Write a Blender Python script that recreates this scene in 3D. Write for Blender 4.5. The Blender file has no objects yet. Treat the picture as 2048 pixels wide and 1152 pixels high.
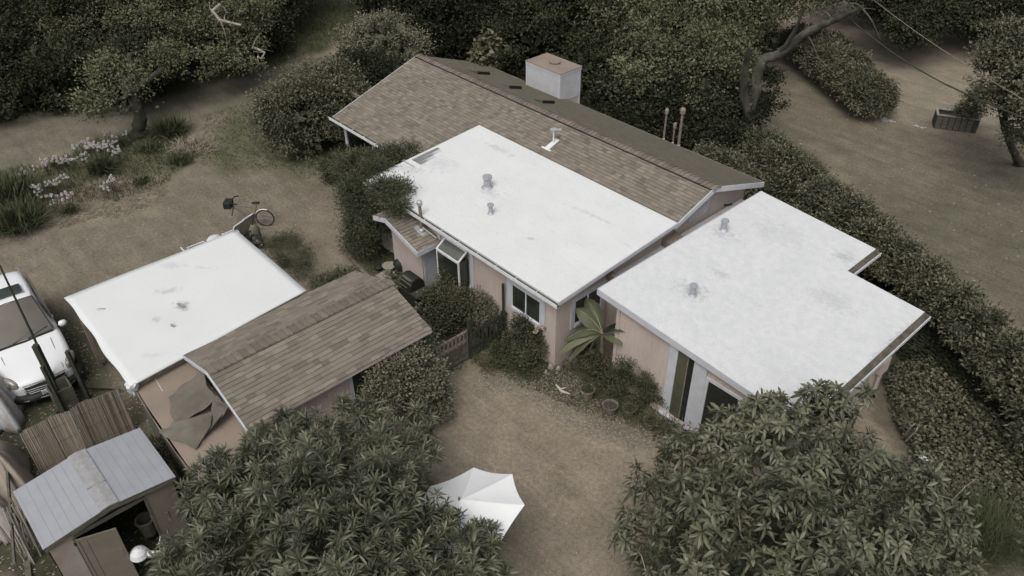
import bpy, math, random
import numpy as np
from mathutils import Vector, Matrix
R_ = math.radians
SC = bpy.context.scene
COL = SC.collection
rng = np.random.default_rng(7)
random.seed(7)

# ------------------------------------------------------------------ camera
CP = np.array([11.8196, -12.3682, 16.0171])
FPX, PITCH, ROLL, YAW = 1607.32, 0.643152, -0.0058, 2.406243
_F = np.array([math.cos(YAW)*math.cos(PITCH), math.sin(YAW)*math.cos(PITCH), -math.sin(PITCH)])
_R = np.array([math.sin(YAW), -math.cos(YAW), 0.0]); _U = np.cross(_R, _F)
_R2 = _R*math.cos(ROLL)+_U*math.sin(ROLL); _U2 = -_R*math.sin(ROLL)+_U*math.cos(ROLL)
cam = bpy.data.cameras.new("camera"); camo = bpy.data.objects.new("camera", cam); COL.objects.link(camo)
cam.sensor_width = 36; cam.lens = 36*FPX/2048; cam.clip_end = 2000; cam.clip_start = .1
M = Matrix(((_R2[0], _U2[0], -_F[0], CP[0]), (_R2[1], _U2[1], -_F[1], CP[1]), (_R2[2], _U2[2], -_F[2], CP[2]), (0, 0, 0, 1)))
camo.matrix_world = M
SC.camera = camo

def at(px, py, z=0.0):
    """point of the place at height z seen at photo position (px, py)"""
    d = _F+_R2*(px-1024)/FPX-_U2*(py-576)/FPX
    return CP+d*((z-CP[2])/d[2])

# ------------------------------------------------------------------ light
SUN_AZ, SUN_EL = R_(297), R_(58)      # direction towards the sun, azimuth from +x
w = bpy.data.worlds.new("World"); SC.world = w; w.use_nodes = True
nt = w.node_tree; bg = nt.nodes["Background"]
sky = nt.nodes.new("ShaderNodeTexSky"); sky.sky_type = 'NISHITA'; sky.sun_disc = False
sky.sun_elevation = SUN_EL; sky.sun_rotation = R_(90)-SUN_AZ
sky.air_density = 0.6; sky.dust_density = 5.0; sky.ozone_density = 0.6
hs = nt.nodes.new("ShaderNodeHueSaturation"); hs.inputs["Saturation"].default_value = .35
nt.links.new(sky.outputs[0], hs.inputs["Color"]); nt.links.new(hs.outputs[0], bg.inputs[0]); bg.inputs[1].default_value = 0.15
sl = bpy.data.lights.new("sun", 'SUN'); sl.energy = 0.62; sl.angle = R_(30); sl.color = (1, .97, .92)
so = bpy.data.objects.new("sun", sl); COL.objects.link(so)
sd = Vector((math.cos(SUN_AZ)*math.cos(SUN_EL), math.sin(SUN_AZ)*math.cos(SUN_EL), math.sin(SUN_EL)))
so.rotation_euler = sd.to_track_quat('Z', 'Y').to_euler(); so.location = (0, 0, 30)
SC.view_settings.view_transform = 'Standard'; SC.view_settings.look = 'None'
SC.view_settings.exposure = 0.2; SC.view_settings.gamma = 1
SC.cycles.max_bounces = 5; SC.cycles.diffuse_bounces = 2; SC.cycles.glossy_bounces = 2; SC.cycles.transmission_bounces = 3

# ------------------------------------------------------------------ materials
MATS = {}
def mat(name, c1, c2=None, scale=3.0, rough=.85, bump=0.0, bscale=30.0, attr=None, metal=0.0, spec=.3, c3=None, s3=.7, stretch=None, detail=5, contrast=(.35, .65)):
    m = bpy.data.materials.new(name); m.use_nodes = True
    n = m.node_tree; b = n.nodes["Principled BSDF"]
    b.inputs["Roughness"].default_value = rough; b.inputs["Metallic"].default_value = metal
    b.inputs["Specular IOR Level"].default_value = spec
    geo = n.nodes.new("ShaderNodeNewGeometry"); pos = geo.outputs["Position"]
    if stretch:
        mp = n.nodes.new("ShaderNodeMapping"); mp.inputs["Scale"].default_value = stretch
        n.links.new(pos, mp.inputs[0]); pos = mp.outputs[0]
    def noise(s, d=detail):
        t = n.nodes.new("ShaderNodeTexNoise"); t.inputs["Scale"].default_value = s; t.inputs["Detail"].default_value = d
        n.links.new(pos, t.inputs["Vector"]); return t.outputs["Fac"]
    def ramp(f, a, b_):
        r = n.nodes.new("ShaderNodeMapRange"); r.inputs[1].default_value = a; r.inputs[2].default_value = b_
        n.links.new(f, r.inputs[0]); return r.outputs[0]
    def mix(f, a, b_, mode='MIX'):
        x = n.nodes.new("ShaderNodeMix"); x.data_type = 'RGBA'; x.blend_type = mode
        if isinstance(f, float): x.inputs[0].default_value = f
        else: n.links.new(f, x.inputs[0])
        for i, v in ((6, a), (7, b_)):
            if isinstance(v, tuple): x.inputs[i].default_value = (*v, 1)
            else: n.links.new(v, x.inputs[i])
        return x.outputs[2]
    if c2 is None: c2 = tuple(x*.8 for x in c1)
    if attr == 'rnd':
        a = n.nodes.new("ShaderNodeAttribute"); a.attribute_name = 'rnd'
        c = mix(a.outputs["Fac"], c1, c2)
        if c3: c = mix(ramp(noise(scale), *contrast), c, mix(s3, c, c3))
    elif attr == 'tint':
        a = n.nodes.new("ShaderNodeAttribute"); a.attribute_name = 'tint'
        c = mix(1.0, a.outputs["Color"], (1.12, 1.13, 1.13), 'MULTIPLY')
        c = mix(ramp(noise(1.3), .35, .65), c, mix(1.0, c, (.80, .80, .78), 'MULTIPLY'))
        c = mix(ramp(noise(9), .4, .62), c, mix(1.0, c, (.78, .80, .76), 'MULTIPLY'))
        c = mix(ramp(noise(38, 3), .52, .66), c, mix(1.0, c, (.55, .57, .5), 'MULTIPLY'))
        c = mix(ramp(noise(70, 2), .62, .7), c, mix(1.0, c, (1.6, 1.6, 1.6), 'MULTIPLY'))
    else:
        c = mix(ramp(noise(scale), *contrast), c1, c2)
        if c3: c = mix(ramp(noise(scale*.23, 3), .52, .72), c, mix(s3, c, c3))
    n.links.new(c, b.inputs["Base Color"])
    if bump:
        bn = n.nodes.new("ShaderNodeBump"); bn.inputs["Strength"].default_value = bump; bn.inputs["Distance"].default_value = .03
        n.links.new(noise(bscale), bn.inputs["Height"]); n.links.new(bn.outputs[0], b.inputs["Normal"])
    MATS[name] = m; return m
WR = mat("white_roof_membrane", (.62, .635, .62), (.59, .60, .59), 1.2, .6, .15, 25, c3=(.6, .61, .62), s3=.45)
WR2 = mat("weathered_white_membrane", (.60, .613, .603), (.55, .563, .56), 4.5, .65, .2, 20, c3=(.50, .51, .52), s3=.3)
WRC = mat("carport_white_membrane", (.62, .635, .62), (.60, .612, .60), .8, .6, .1, 15, c3=(.72, .73, .73), s3=.3)
WALL = mat("pink_stucco", (.50, .43, .385), (.45, .38, .335), 1.5, .9, .5, 60, c3=(.44, .41, .385), s3=.5)
TRIM = mat("grey_white_trim", (.50, .51, .53), (.44, .45, .47), 4, .6)
WHT = mat("white_paint", (.68, .69, .69), (.58, .59, .60), 5, .5)
SHG = mat("brown_shingle", (.28, .242, .195), (.105, .096, .076), 14, .95, .6, 120, attr='rnd', c3=(.185, .162, .13), s3=.5)
SHN = mat("mossy_shingle", (.155, .134, .103), (.095, .085, .064), 6, .95, .6, 120, attr='rnd', c3=(.10, .105, .065), s3=.6)
RIDGE = mat("ridge_shingle", (.21, .175, .145), (.135, .118, .098), 14, .95, .5, 120, attr='rnd')
DARK = mat("dark_gap", (.02, .022, .016), (.012, .013, .01), 6, .9)
GLASS = mat("dark_window_glass", (.035, .042, .034), (.02, .024, .018), 2, .12, spec=.6)
GLASSL = mat("clear_garden_glass", (.12, .13, .11), (.07, .075, .06), 2, .15, spec=.6)
def stains(m, spots, col, nscale=9.0):
    n = m.node_tree; b = n.nodes["Principled BSDF"]; src = b.inputs["Base Color"].links[0].from_socket
    geo = n.nodes.new("ShaderNodeNewGeometry"); tex = n.nodes.new("ShaderNodeTexNoise"); tex.inputs["Scale"].default_value = nscale; tex.inputs["Detail"].default_value = 8
    n.links.new(geo.outputs["Position"], tex.inputs["Vector"])
    for (x, y, rx, ry, a, k) in spots:
        mp = n.nodes.new("ShaderNodeMapping"); mp.vector_type = 'TEXTURE'; mp.inputs["Location"].default_value = (x, y, 0); mp.inputs["Rotation"].default_value = (0, 0, a); mp.inputs["Scale"].default_value = (rx, ry, 1000)
        ln = n.nodes.new("ShaderNodeVectorMath"); ln.operation = 'LENGTH'; n.links.new(geo.outputs["Position"], mp.inputs[0]); n.links.new(mp.outputs[0], ln.inputs[0])
        sb = n.nodes.new("ShaderNodeMath"); sb.operation = 'MULTIPLY_ADD'; n.links.new(tex.outputs["Fac"], sb.inputs[0]); sb.inputs[1].default_value = 2.2; sb.inputs[2].default_value = -.6
        df = n.nodes.new("ShaderNodeMath"); df.operation = 'SUBTRACT'; n.links.new(sb.outputs[0], df.inputs[0]); n.links.new(ln.outputs["Value"], df.inputs[1])
        mr = n.nodes.new("ShaderNodeMapRange"); mr.inputs[1].default_value = -.25; mr.inputs[2].default_value = .35; mr.inputs[4].default_value = k; n.links.new(df.outputs[0], mr.inputs[0])
        mx = n.nodes.new("ShaderNodeMix"); mx.data_type = 'RGBA'; n.links.new(mr.outputs[0], mx.inputs[0]); n.links.new(src, mx.inputs[6]); mx.inputs[7].default_value = (*col, 1); src = mx.outputs[2]
    n.links.new(src, b.inputs["Base Color"])
def speckle(m, scale, lo, hi, mul, stretch=(1, 1, 1)):
    n = m.node_tree; b = n.nodes["Principled BSDF"]; src = b.inputs["Base Color"].links[0].from_socket
    geo = n.nodes.new("ShaderNodeNewGeometry"); mp = n.nodes.new("ShaderNodeMapping"); mp.inputs["Scale"].default_value = stretch; n.links.new(geo.outputs["Position"], mp.inputs[0])
    tex = n.nodes.new("ShaderNodeTexNoise"); tex.inputs["Scale"].default_value = scale; tex.inputs["Detail"].default_value = 6; n.links.new(mp.outputs[0], tex.inputs["Vector"])
    mr = n.nodes.new("ShaderNodeMapRange"); mr.inputs[1].default_value = lo; mr.inputs[2].default_value = hi; n.links.new(tex.outputs["Fac"], mr.inputs[0])
    mx = n.nodes.new("ShaderNodeMix"); mx.data_type = 'RGBA'; mx.blend_type = 'MULTIPLY'; n.links.new(mr.outputs[0], mx.inputs[0]); n.links.new(src, mx.inputs[6]); mx.inputs[7].default_value = (*mul, 1); n.links.new(mx.outputs[2], b.inputs["Base Color"])
METAL = mat("galvanised_metal", (.42, .43, .45), (.33, .34, .36), 7, .5, metal=.3)
METALR = mat("shed_roof_metal", (.325, .338, .355), (.30, .312, .33), 3, .55, .1, 20, metal=.15)
BROWNM = mat("weathered_pipe", (.20, .17, .14), (.13, .115, .095), 6, .7)
GUT = mat("gutter_inside", (.06, .062, .045), (.03, .032, .024), 8, .9)
WOOD = mat("grey_weathered_wood", (.135, .125, .10), (.075, .075, .055), 4, .9, .4, 40, stretch=(1, 1, 6))
WOODD = mat("dark_green_wood", (.05, .055, .04), (.03, .034, .024), 4, .85, .3, 40)
WOODT = mat("tan_wood", (.24, .20, .16), (.16, .138, .112), 5, .85, .3, 40)
DOORW = mat("grey_brown_door", (.165, .145, .12), (.14, .125, .10), 3, .8, .2, 40)
TAR = mat("brown_tar_paper", (.255, .205, .162), (.215, .175, .14), 1.5, .95, .4, 50, c3=(.2, .17, .14), s3=.5)
TARP = mat("dark_shade_cloth", (.145, .13, .105), (.10, .093, .073), 2, .9, .4, 30)
TARPG = mat("grey_tarp", (.38, .39, .41), (.24, .205, .175), 2.5, .7, .5, 6)
REED = mat("reed_screen", (.44, .375, .30), (.17, .155, .12), 8, .95, .4, 60, attr='rnd')
CARW = mat("white_car_paint", (.70, .71, .71), (.68, .69, .69), 2, .25, spec=.5)
CARG = mat("car_windscreen", (.13, .115, .095), (.075, .075, .06), .9, .08, spec=.6)
BLK = mat("black_plastic", (.022, .024, .018), (.015, .016, .012), 5, .6)
RUB = mat("rubber", (.02, .02, .018), (.03, .03, .026), 12, .9)
CHR = mat("chrome", (.6, .61, .62), (.5, .5, .5), 5, .2, metal=.8)
CANV = mat("white_canvas", (.72, .735, .72), (.69, .705, .69), 3, .8, .1, 80)
BARK = mat("oak_bark", (.105, .10, .078), (.04, .041, .029), 3, .95, .8, 18, stretch=(1, 1, .4))
BARKD = mat("dark_bark", (.06, .058, .042), (.03, .03, .02), 3, .95, .8, 18)
TWIG = mat("pale_twig", (.28, .25, .2), (.17, .155, .12), 4, .9)
CLAY = mat("terracotta_pot", (.30, .25, .20), (.13, .115, .09), 9, .9, .3, 50)
SOIL = mat("pot_soil", (.04, .036, .026), (.07, .062, .045), 12, .95, .5, 40)
STONE = mat("pale_stone", (.3, .27, .23), (.2, .18, .15), 9, .9, .4, 30)
BRICK = mat("brown_brick", (.21, .17, .135), (.14, .12, .09), 7, .9, .4, 40)
def leafmat(name, a, b, rough=.55, spec=.18):
    if name not in ('white_flower_petal', 'dry_leaf', 'straw_blade'): a = (a[0]*.94, a[1]*.97, a[2]*.9); b = (b[0]*.9, b[1], b[2]*.9)
    m = mat(name, a, b, 1, rough, attr='rnd', spec=spec)
    n = m.node_tree; bs = n.nodes["Principled BSDF"]
    return m
LF_BIG = leafmat("long_green_leaf", (.165, .162, .105), (.02, .024, .013), .42, .4)
LF_LOQ = leafmat("loquat_leaf", (.165, .16, .108), (.02, .024, .013), .45, .35)
LF_OAK = leafmat("oak_leaf", (.066, .069, .038), (.014, .017, .009), .7)
LF_OAKL = leafmat("light_oak_leaf", (.18, .175, .11), (.022, .026, .014), .7)
LF_DK = leafmat("dark_leaf", (.042, .046, .025), (.009, .012, .007), .7)
LF_HDG = leafmat("hedge_leaf", (.17, .155, .105), (.025, .029, .016), .5, .3)
LF_IVY = leafmat("ivy_leaf", (.16, .145, .10), (.018, .022, .012), .6)
LF_JUN = leafmat("feathery_leaf", (.125, .125, .078), (.026, .03, .017), .8)
LF_VAR = leafmat("pale_vine_leaf", (.22, .20, .15), (.055, .058, .035), .6)
LF_RED = leafmat("rose_leaf", (.12, .112, .07), (.022, .026, .015), .6)
LF_BAN = leafmat("banana_leaf", (.13, .128, .085), (.055, .06, .036), .45)
LF_GRS = leafmat("grass_blade", (.095, .098, .055), (.04, .045, .024), .8)
LF_STR = leafmat("straw_blade", (.30, .255, .20), (.14, .13, .09), .9)
LF_LIT = leafmat("dry_leaf", (.36, .32, .27), (.11, .10, .07), .9)
FLW = leafmat("white_flower_petal", (.62, .61, .6), (.42, .38, .34), .8)

# ------------------------------------------------------------------ mesh helpers
WL = {}
class MB:
    def __init__(s): s.v = []; s.f = []; s.r = []
    def add(s, vs, fs, rnd=None):
        o = len(s.v); s.v += [tuple(map(float, p)) for p in vs]; s.f += [tuple(o+i for i in f) for f in fs]
        s.r += [random.random() if rnd is None else rnd]*len(vs); return s
    def box(s, x0, x1, y0, y1, z0, z1, rnd=None):
        return s.add([(x0,y0,z0),(x1,y0,z0),(x1,y1,z0),(x0,y1,z0),(x0,y0,z1),(x1,y0,z1),(x1,y1,z1),(x0,y1,z1)],
              [(3,2,1,0),(4,5,6,7),(0,1,5,4),(1,2,6,5),(2,3,7,6),(3,0,4,7)], rnd)
    def beam(s, p, q, w_, h, up=(0,0,1), rnd=None):
        p = np.array(p, float); q = np.array(q, float); d = q-p; d /= np.linalg.norm(d)
        u = np.array(up, float); a = np.cross(d, u)
        if np.linalg.norm(a) < 1e-3: a = np.cross(d, (1, 0, 0))
        a /= np.linalg.norm(a); b = np.cross(a, d)
        c = []
        for e in (p, q):
            for sx, sy in ((-1,-1),(1,-1),(1,1),(-1,1)): c.append(e+a*sx*w_/2+b*sy*h/2)
        return s.add(c, [(3,2,1,0),(4,5,6,7),(0,1,5,4),(1,2,6,5),(2,3,7,6),(3,0,4,7)], rnd)
    def prism(s, poly, z0, z1, rnd=None):
        """poly in xy (ccw); z0,z1 numbers or functions of (x,y)"""
        f0 = z0 if callable(z0) else (lambda x, y: z0); f1 = z1 if callable(z1) else (lambda x, y: z1)
        n = len(poly)
        vs = [(x, y, f0(x, y)) for x, y in poly]+[(x, y, f1(x, y)) for x, y in poly]
        return s.add(vs, [tuple(range(n-1, -1, -1)), tuple(range(n, 2*n))]+[(i, (i+1) % n, n+(i+1) % n, n+i) for i in range(n)], rnd)
    def prof(s, poly, axis, a0, a1, rnd=None):
        """poly of (t,z) extruded along axis 'x' or 'y' from a0 to a1"""
        n = len(poly)
        def P(t, z, a): return (a, t, z) if axis == 'x' else (t, a, z)
        vs = [P(t, z, a0) for t, z in poly]+[P(t, z, a1) for t, z in poly]
        return s.add(vs, [tuple(range(n-1, -1, -1)), tuple(range(n, 2*n))]+[(i, (i+1) % n, n+(i+1) % n, n+i) for i in range(n)], rnd)
    def tube(s, pts, rad, n=8, rnd=None, caps=True):
        pts = [np.array(p, float) for p in pts]; k = len(pts)
        if not hasattr(rad, '__len__'): rad = [rad]*k
        vs = []; prev = None
        for i, p in enumerate(pts):
            d = pts[min(i+1, k-1)]-pts[max(i-1, 0)]; d /= (np.linalg.norm(d)+1e-9)
            if prev is None:
                a = np.cross(d, (0, 0, 1)); 
                if np.linalg.norm(a) < .1: a = np.cross(d, (1, 0, 0))
            else: a = prev-d*(prev@d)
            a /= np.linalg.norm(a); prev = a; b = np.cross(d, a)
            for j in range(n):
                t = 2*math.pi*j/n; vs.append(p+rad[i]*(a*math.cos(t)+b*math.sin(t)))
        fs = [(i*n+j, i*n+(j+1) % n, (i+1)*n+(j+1) % n, (i+1)*n+j) for i in range(k-1) for j in range(n)]
        if caps: fs += [tuple(range(n-1, -1, -1)), tuple(range((k-1)*n, k*n))]
        return s.add(vs, fs, rnd)
    def rtube(s, pts, rad, n=12, seg=6, amp=.12):
        pts = [np.array(p, float) for p in pts]; k = len(pts); P = []; R = []
        for i in range(k-1):
            p0, p1, p2, p3 = pts[max(i-1, 0)], pts[i], pts[i+1], pts[min(i+2, k-1)]
            for j in range(seg):
                t = j/seg; P.append(.5*((2*p1)+(p2-p0)*t+(2*p0-5*p1+4*p2-p3)*t*t+(3*p1-p0-3*p2+p3)*t**3)); R.append(rad[i]*(1-t)+rad[i+1]*t)
        P.append(pts[-1]); R.append(rad[-1]); o = len(s.v); s.tube(P, [r*random.uniform(.93, 1.07) for r in R], n)
        for i in range(o, len(s.v)):
            q = (i-o)//n; r = R[min(q, len(R)-1)]; s.v[i] = tuple(np.array(s.v[i])+rng.normal(size=3)*r*amp)
        return s
    def lathe(s, prof, c, n=16, rnd=None):
        vs = []; 
        for r, z in prof:
            for j in range(n):
                t = 2*math.pi*j/n; vs.append((c[0]+r*math.cos(t), c[1]+r*math.sin(t), c[2]+z))
        k = len(prof)
        fs = [(i*n+j, i*n+(j+1) % n, (i+1)*n+(j+1) % n, (i+1)*n+j) for i in range(k-1) for j in range(n)]
        fs += [tuple(range(n-1, -1, -1)), tuple(range((k-1)*n, k*n))]
        return s.add(vs, fs, rnd)
    def grid(s, P, rnd=None):
        """P: list of rows of points"""
        h = len(P); w_ = len(P[0])
        return s.add([p for r in P for p in r], [(i*w_+j, i*w_+j+1, (i+1)*w_+j+1, (i+1)*w_+j) for i in range(h-1) for j in range(w_-1)], rnd)
    def build(s, name, m, parent=None, smooth=False, bevel=0, label=None, cat=None, group=None, kind=None, loc=None, solid=0):
        v = np.array(s.v)
        if parent is not None: org = np.array(WL[parent.name])
        elif loc is not None: org = np.array(loc, float)
        else: org = np.array([v[:, 0].mean(), v[:, 1].mean(), v[:, 2].min()])
        me = bpy.data.meshes.new(name); me.from_pydata((v-org).tolist(), [], s.f)
        at_ = me.attributes.new('rnd', 'FLOAT', 'POINT'); at_.data.foreach_set('value', np.array(s.r, dtype=np.float32))
        me.materials.append(m)
        if smooth: me.polygons.foreach_set('use_smooth', [True]*len(me.polygons))
        o = bpy.data.objects.new(name, me); COL.objects.link(o)
        if parent is not None: o.parent = parent
        else: o.location = org.tolist()
        WL[o.name] = org
        if bevel:
            b = o.modifiers.new("bevel", 'BEVEL'); b.width = bevel; b.segments = 2; b.limit_method = 'ANGLE'
        if solid:
            b = o.modifiers.new("solid", 'SOLIDIFY'); b.thickness = solid
        if label: tag(o, label, cat, group, kind)
        elif kind: o['kind'] = kind
        return o
def tag(o, label=None, cat=None, group=None, kind=None):
    if label: o['label'] = label
    if cat: o['category'] = cat
    if group: o['group'] = group
    if kind: o['kind'] = kind
    return o
def thing(name, label, cat, loc, group=None, rz=0.0):
    o = bpy.data.objects.new(name, None); COL.objects.link(o); o.location = tuple(loc); o.rotation_euler = (0, 0, rz)
    o.empty_display_size = .2
    WL[o.name] = np.array([0., 0., 0.]) if rz else np.array(loc, float)
    return tag(o, label, cat, group)
def dup(o, loc=None, rz=0.0, sc=1.0, label=None, parent=None):
    c = o.copy(); COL.objects.link(c); c.parent = parent
    if parent is None:
        c.location = tuple(loc); c.rotation_euler = (0, 0, rz); c.scale = (sc, sc, sc)
        if label: c['label'] = label
    for ch in list(o.children): dup(ch, parent=c)
    return c

# ------------------------------------------------------------------ foliage helpers (numpy)
def nrm(a): return a/(np.linalg.norm(a, axis=1, keepdims=True)+1e-9)
def rdir(n): return nrm(rng.normal(size=(n, 3)))
def mesh_np(name, V, F, rv, m, parent=None, loc=None, smooth=False):
    """V (n,3), F (k,4) or (k,3)"""
    org = np.array(WL[parent.name]) if parent is not None else (np.array(loc, float) if loc is not None else np.array([V[:, 0].mean(), V[:, 1].mean(), V[:, 2].min()]))
    me = bpy.data.meshes.new(name); k, c = F.shape
    me.vertices.add(len(V)); me.vertices.foreach_set('co', (V-org).astype(np.float32).ravel())
    me.loops.add(k*c); me.loops.foreach_set('vertex_index', F.astype(np.int32).ravel())
    me.polygons.add(k); me.polygons.foreach_set('loop_start', np.arange(0, k*c, c, dtype=np.int32))
    me.polygons.foreach_set('loop_total', np.full(k, c, dtype=np.int32))
    a = me.attributes.new('rnd', 'FLOAT', 'POINT'); a.data.foreach_set('value', rv.astype(np.float32))
    me.update(calc_edges=True); me.materials.append(m)
    if smooth: me.polygons.foreach_set('use_smooth', [True]*k)
    o = bpy.data.objects.new(name, me); COL.objects.link(o)
    if parent is not None: o.parent = parent
    else: o.location = org.tolist()
    WL[o.name] = org
    return o
def leaf_geo(P, D, N, L, W, rv, fold=.25):
    """folded two-sided leaf, 4 verts / 2 tris each"""
    n = len(P); S = nrm(np.cross(D, N)); N = nrm(np.cross(S, D)); L = np.broadcast_to(L, n)[:, None]; W = np.broadcast_to(W, n)[:, None]
    mid = P+D*L*.5
    V = np.stack([P, mid+S*W*.5+N*W*fold, P+D*L-N*L*.08, mid-S*W*.5+N*W*fold], 1).reshape(-1, 3)
    b = np.arange(n)[:, None]*4
    F = np.concatenate([b+[0, 1, 2], b+[0, 2, 3]], 1).reshape(-1, 3)
    return V, F, np.repeat(rv, 4)
def leaf_hi(P, D, N, L, W, rv, droop=.25, fold=.18):
    """8-vert arched leaf"""
    n = len(P); S = nrm(np.cross(D, N)); N = nrm(np.cross(S, D)); L = np.broadcast_to(L, n)[:, None]; W = np.broadcast_to(W, n)[:, None]
    dr = np.broadcast_to(droop, n)[:, None]
    G = np.array([[0, 0, -1.]])
    c1 = P+D*L*.36+N*L*.03; c2 = P+D*L*.68+G*L*dr*.45; t = P+D*L*.97+G*L*dr
    V = np.stack([P, c1+S*W*.46+N*W*fold, c1, c1-S*W*.46+N*W*fold, c2+S*W*.42+N*W*fold, c2, c2-S*W*.42+N*W*fold, t], 1).reshape(-1, 3)
    b = np.arange(n)[:, None]*8
    F = np.concatenate([b+[0, 1, 2], b+[0, 2, 3], b+[1, 4, 5], b+[1, 5, 2], b+[2, 5, 6], b+[2, 6, 3], b+[4, 7, 5], b+[5, 7, 6]], 1).reshape(-1, 3)
    return V, F, np.repeat(rv, 8)
_lw = rng.normal(size=(10, 3)); _lp = rng.uniform(0, 6.28, 10)
def lump(P, f=1.0):
    s = np.zeros(len(P))
    for i in range(10): s += np.sin((P@_lw[i])*f*(1.3+.35*i)+_lp[i])/(1+.25*i)
    return s/2.6
def crown_pts(blobs, n, shell=(.72, 1.02), zmin=.05, squash=.85, inner=.7, updir=-.55, lf=2.0, la=.12, gap=.0):
    B = np.array(blobs, float); out = []; outn = []; tot = 0
    wgt = B[:, 3]**2; wgt /= wgt.sum()
    while tot < n:
        k = int(n*1.6)+50
        i = rng.choice(len(B), k, p=wgt); d = rdir(k); d = d[:]; r = rng.uniform(shell[0], shell[1], k)
        p0 = B[i, :3]+d*B[i, 3][:, None]*.9; lu = lump(p0, lf)
        p = B[i, :3]+d*(B[i, 3]*r*(1+la*np.clip(lu, -1.5, 1.5)))[:, None]*np.array([1, 1, squash])
        ok = (p[:, 2] > zmin) & (d[:, 2] > updir)
        if gap: ok &= (lump(p0+7, lf*1.25)+rng.normal(size=k)*.25 > gap)
        for j in range(len(B)):
            q = (p-B[j, :3])/np.array([1, 1, squash]); dd = np.linalg.norm(q, axis=1)
            ok &= ~((dd < B[j, 3]*inner) & (i != j))
        out.append(p[ok]); outn.append(d[ok]); tot += ok.sum()
    return np.concatenate(out)[:n], np.concatenate(outn)[:n]
def foliage(name, blobs, nclump, per, cr, L, W, m, parent, zmin=.05, squash=.85, inner=.7, up=.6, fold=.25, core=True, corem=None, shell=(.72, 1.02), updir=-.55, loose=True):
    """crown of leaf clumps: clump centres near the blob surfaces, leaves scattered in each clump"""
    big = loose and np.array(blobs)[:, 3].max() > .9
    if big:
        ns = max(12, nclump//9); S, SN = crown_pts(blobs, ns, shell, zmin, squash, inner, updir, 1.1, .14)
        si = rng.integers(0, ns, nclump); off_ = rng.normal(size=(nclump, 3))*cr*.75; off_[:, 2] *= .6; C = S[si]+off_; N = SN[si]; C[:, 2] = np.maximum(C[:, 2], zmin)
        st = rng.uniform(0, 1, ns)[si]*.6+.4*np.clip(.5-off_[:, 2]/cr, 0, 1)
    else:
        C, N = crown_pts(blobs, nclump, shell, zmin, squash, inner, updir); st = rng.uniform(0, 1, nclump)
    n = nclump*per; ci = np.repeat(np.arange(nclump), per)
    cs = rng.uniform(.6, 1.25, nclump)
    off = rng.normal(size=(n, 3))*.5*cr*cs[ci][:, None]*np.array([1, 1, .6])
    P = C[ci]+off; P[:, 2] = np.maximum(P[:, 2], zmin)
    D = nrm(nrm(off)*.7+N[ci]*.5+rng.normal(size=(n, 3))*.55)
    Nn = nrm(rng.normal(size=(n, 3))*.6+np.array([0, 0, up])+N[ci]*.4)
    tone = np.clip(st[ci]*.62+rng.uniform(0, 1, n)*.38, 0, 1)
    V, F, rv = leaf_geo(P, D, Nn, L*rng.uniform(.6, 1.3, n), W*rng.uniform(.7, 1.2, n), tone, fold)
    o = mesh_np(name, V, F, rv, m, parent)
    if core:   # sparse coarse leaves deep inside close the crown, darker tones paint its inner shade
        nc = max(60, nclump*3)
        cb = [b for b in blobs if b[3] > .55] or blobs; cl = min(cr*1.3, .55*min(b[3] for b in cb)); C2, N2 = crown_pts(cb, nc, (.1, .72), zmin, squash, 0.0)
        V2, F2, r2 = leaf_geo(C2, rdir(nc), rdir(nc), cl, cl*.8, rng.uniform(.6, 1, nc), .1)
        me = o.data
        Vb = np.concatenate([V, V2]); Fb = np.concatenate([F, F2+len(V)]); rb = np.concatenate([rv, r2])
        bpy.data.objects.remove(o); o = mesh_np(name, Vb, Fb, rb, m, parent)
    return o
def branches(mb, base, blobs, r0=.2, n=6, seg=4):
    B = list(blobs); base = np.array(base, float)
    for b in B:
        e = np.array(b[:3], float)+rng.normal(size=3)*b[3]*.25
        pts = [base+(e-base)*t+rng.normal(size=3)*.12*math.sin(math.pi*t)*np.linalg.norm(e-base)*.5 for t in np.linspace(0, 1, seg+1)]
        mb.tube(pts, [r0*(1-.85*t) for t in np.linspace(0, 1, seg+1)], n)

# ------------------------------------------------------------------ ground: one sheet, tint baked from surface zones, with tree shade painted in
def lin(r, g, b): return tuple(((c/255+.055)/1.055)**2.4 if c > 10 else c/255/12.92 for c in (r, g, b))
def zone(px): return np.array([at(x, y)[:2] for x, y in px])
Z_LANE = zone([(-300,330),(0,262),(200,222),(420,180),(560,140),(720,88),(800,40),(830,60),(760,100),(700,125),(560,185),(400,235),(250,285),(120,322),(0,362),(-300,440)])
Z_VERGE = zone([(-400,300),(0,185),(240,110),(520,40),(620,-40),(1000,-60),(850,30),(780,50),(720,80),(560,130),(420,172),(200,214),(0,254),(-300,322)])
Z_GRASSY = zone([(390,235),(560,180),(720,120),(800,200),(700,330),(640,360),(560,330),(480,340),(400,330),(390,280)])
Z_BED = zone([(-60,350),(60,335),(230,270),(380,250),(400,310),(330,370),(250,400),(120,400),(0,400)])
Z_STRAW = zone([(60,400),(200,370),(330,360),(330,390),(250,430),(120,450),(0,460),(0,420)])
Z_DRIVE = zone([(1480,240),(1520,150),(1590,110),(1640,170),(1740,240),(1870,262),(1960,270),(2048,292),(2300,360),(2700,900),(2300,900),(2048,700),(1920,560),(1820,470),(1740,400),(1680,330),(1600,290),(1540,262)])
Z_DRIVEG = zone([(1700,420),(1760,370),(1900,370),(2100,330),(2500,420),(2700,900),(2300,900),(2048,720),(1920,580),(1820,490)])
Z_MEADOW = zone([(1690,60),(1900,60),(2200,70),(2600,200),(2048,284),(1960,262),(1870,255),(1780,236),(1770,170),(1700,110)])
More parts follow.
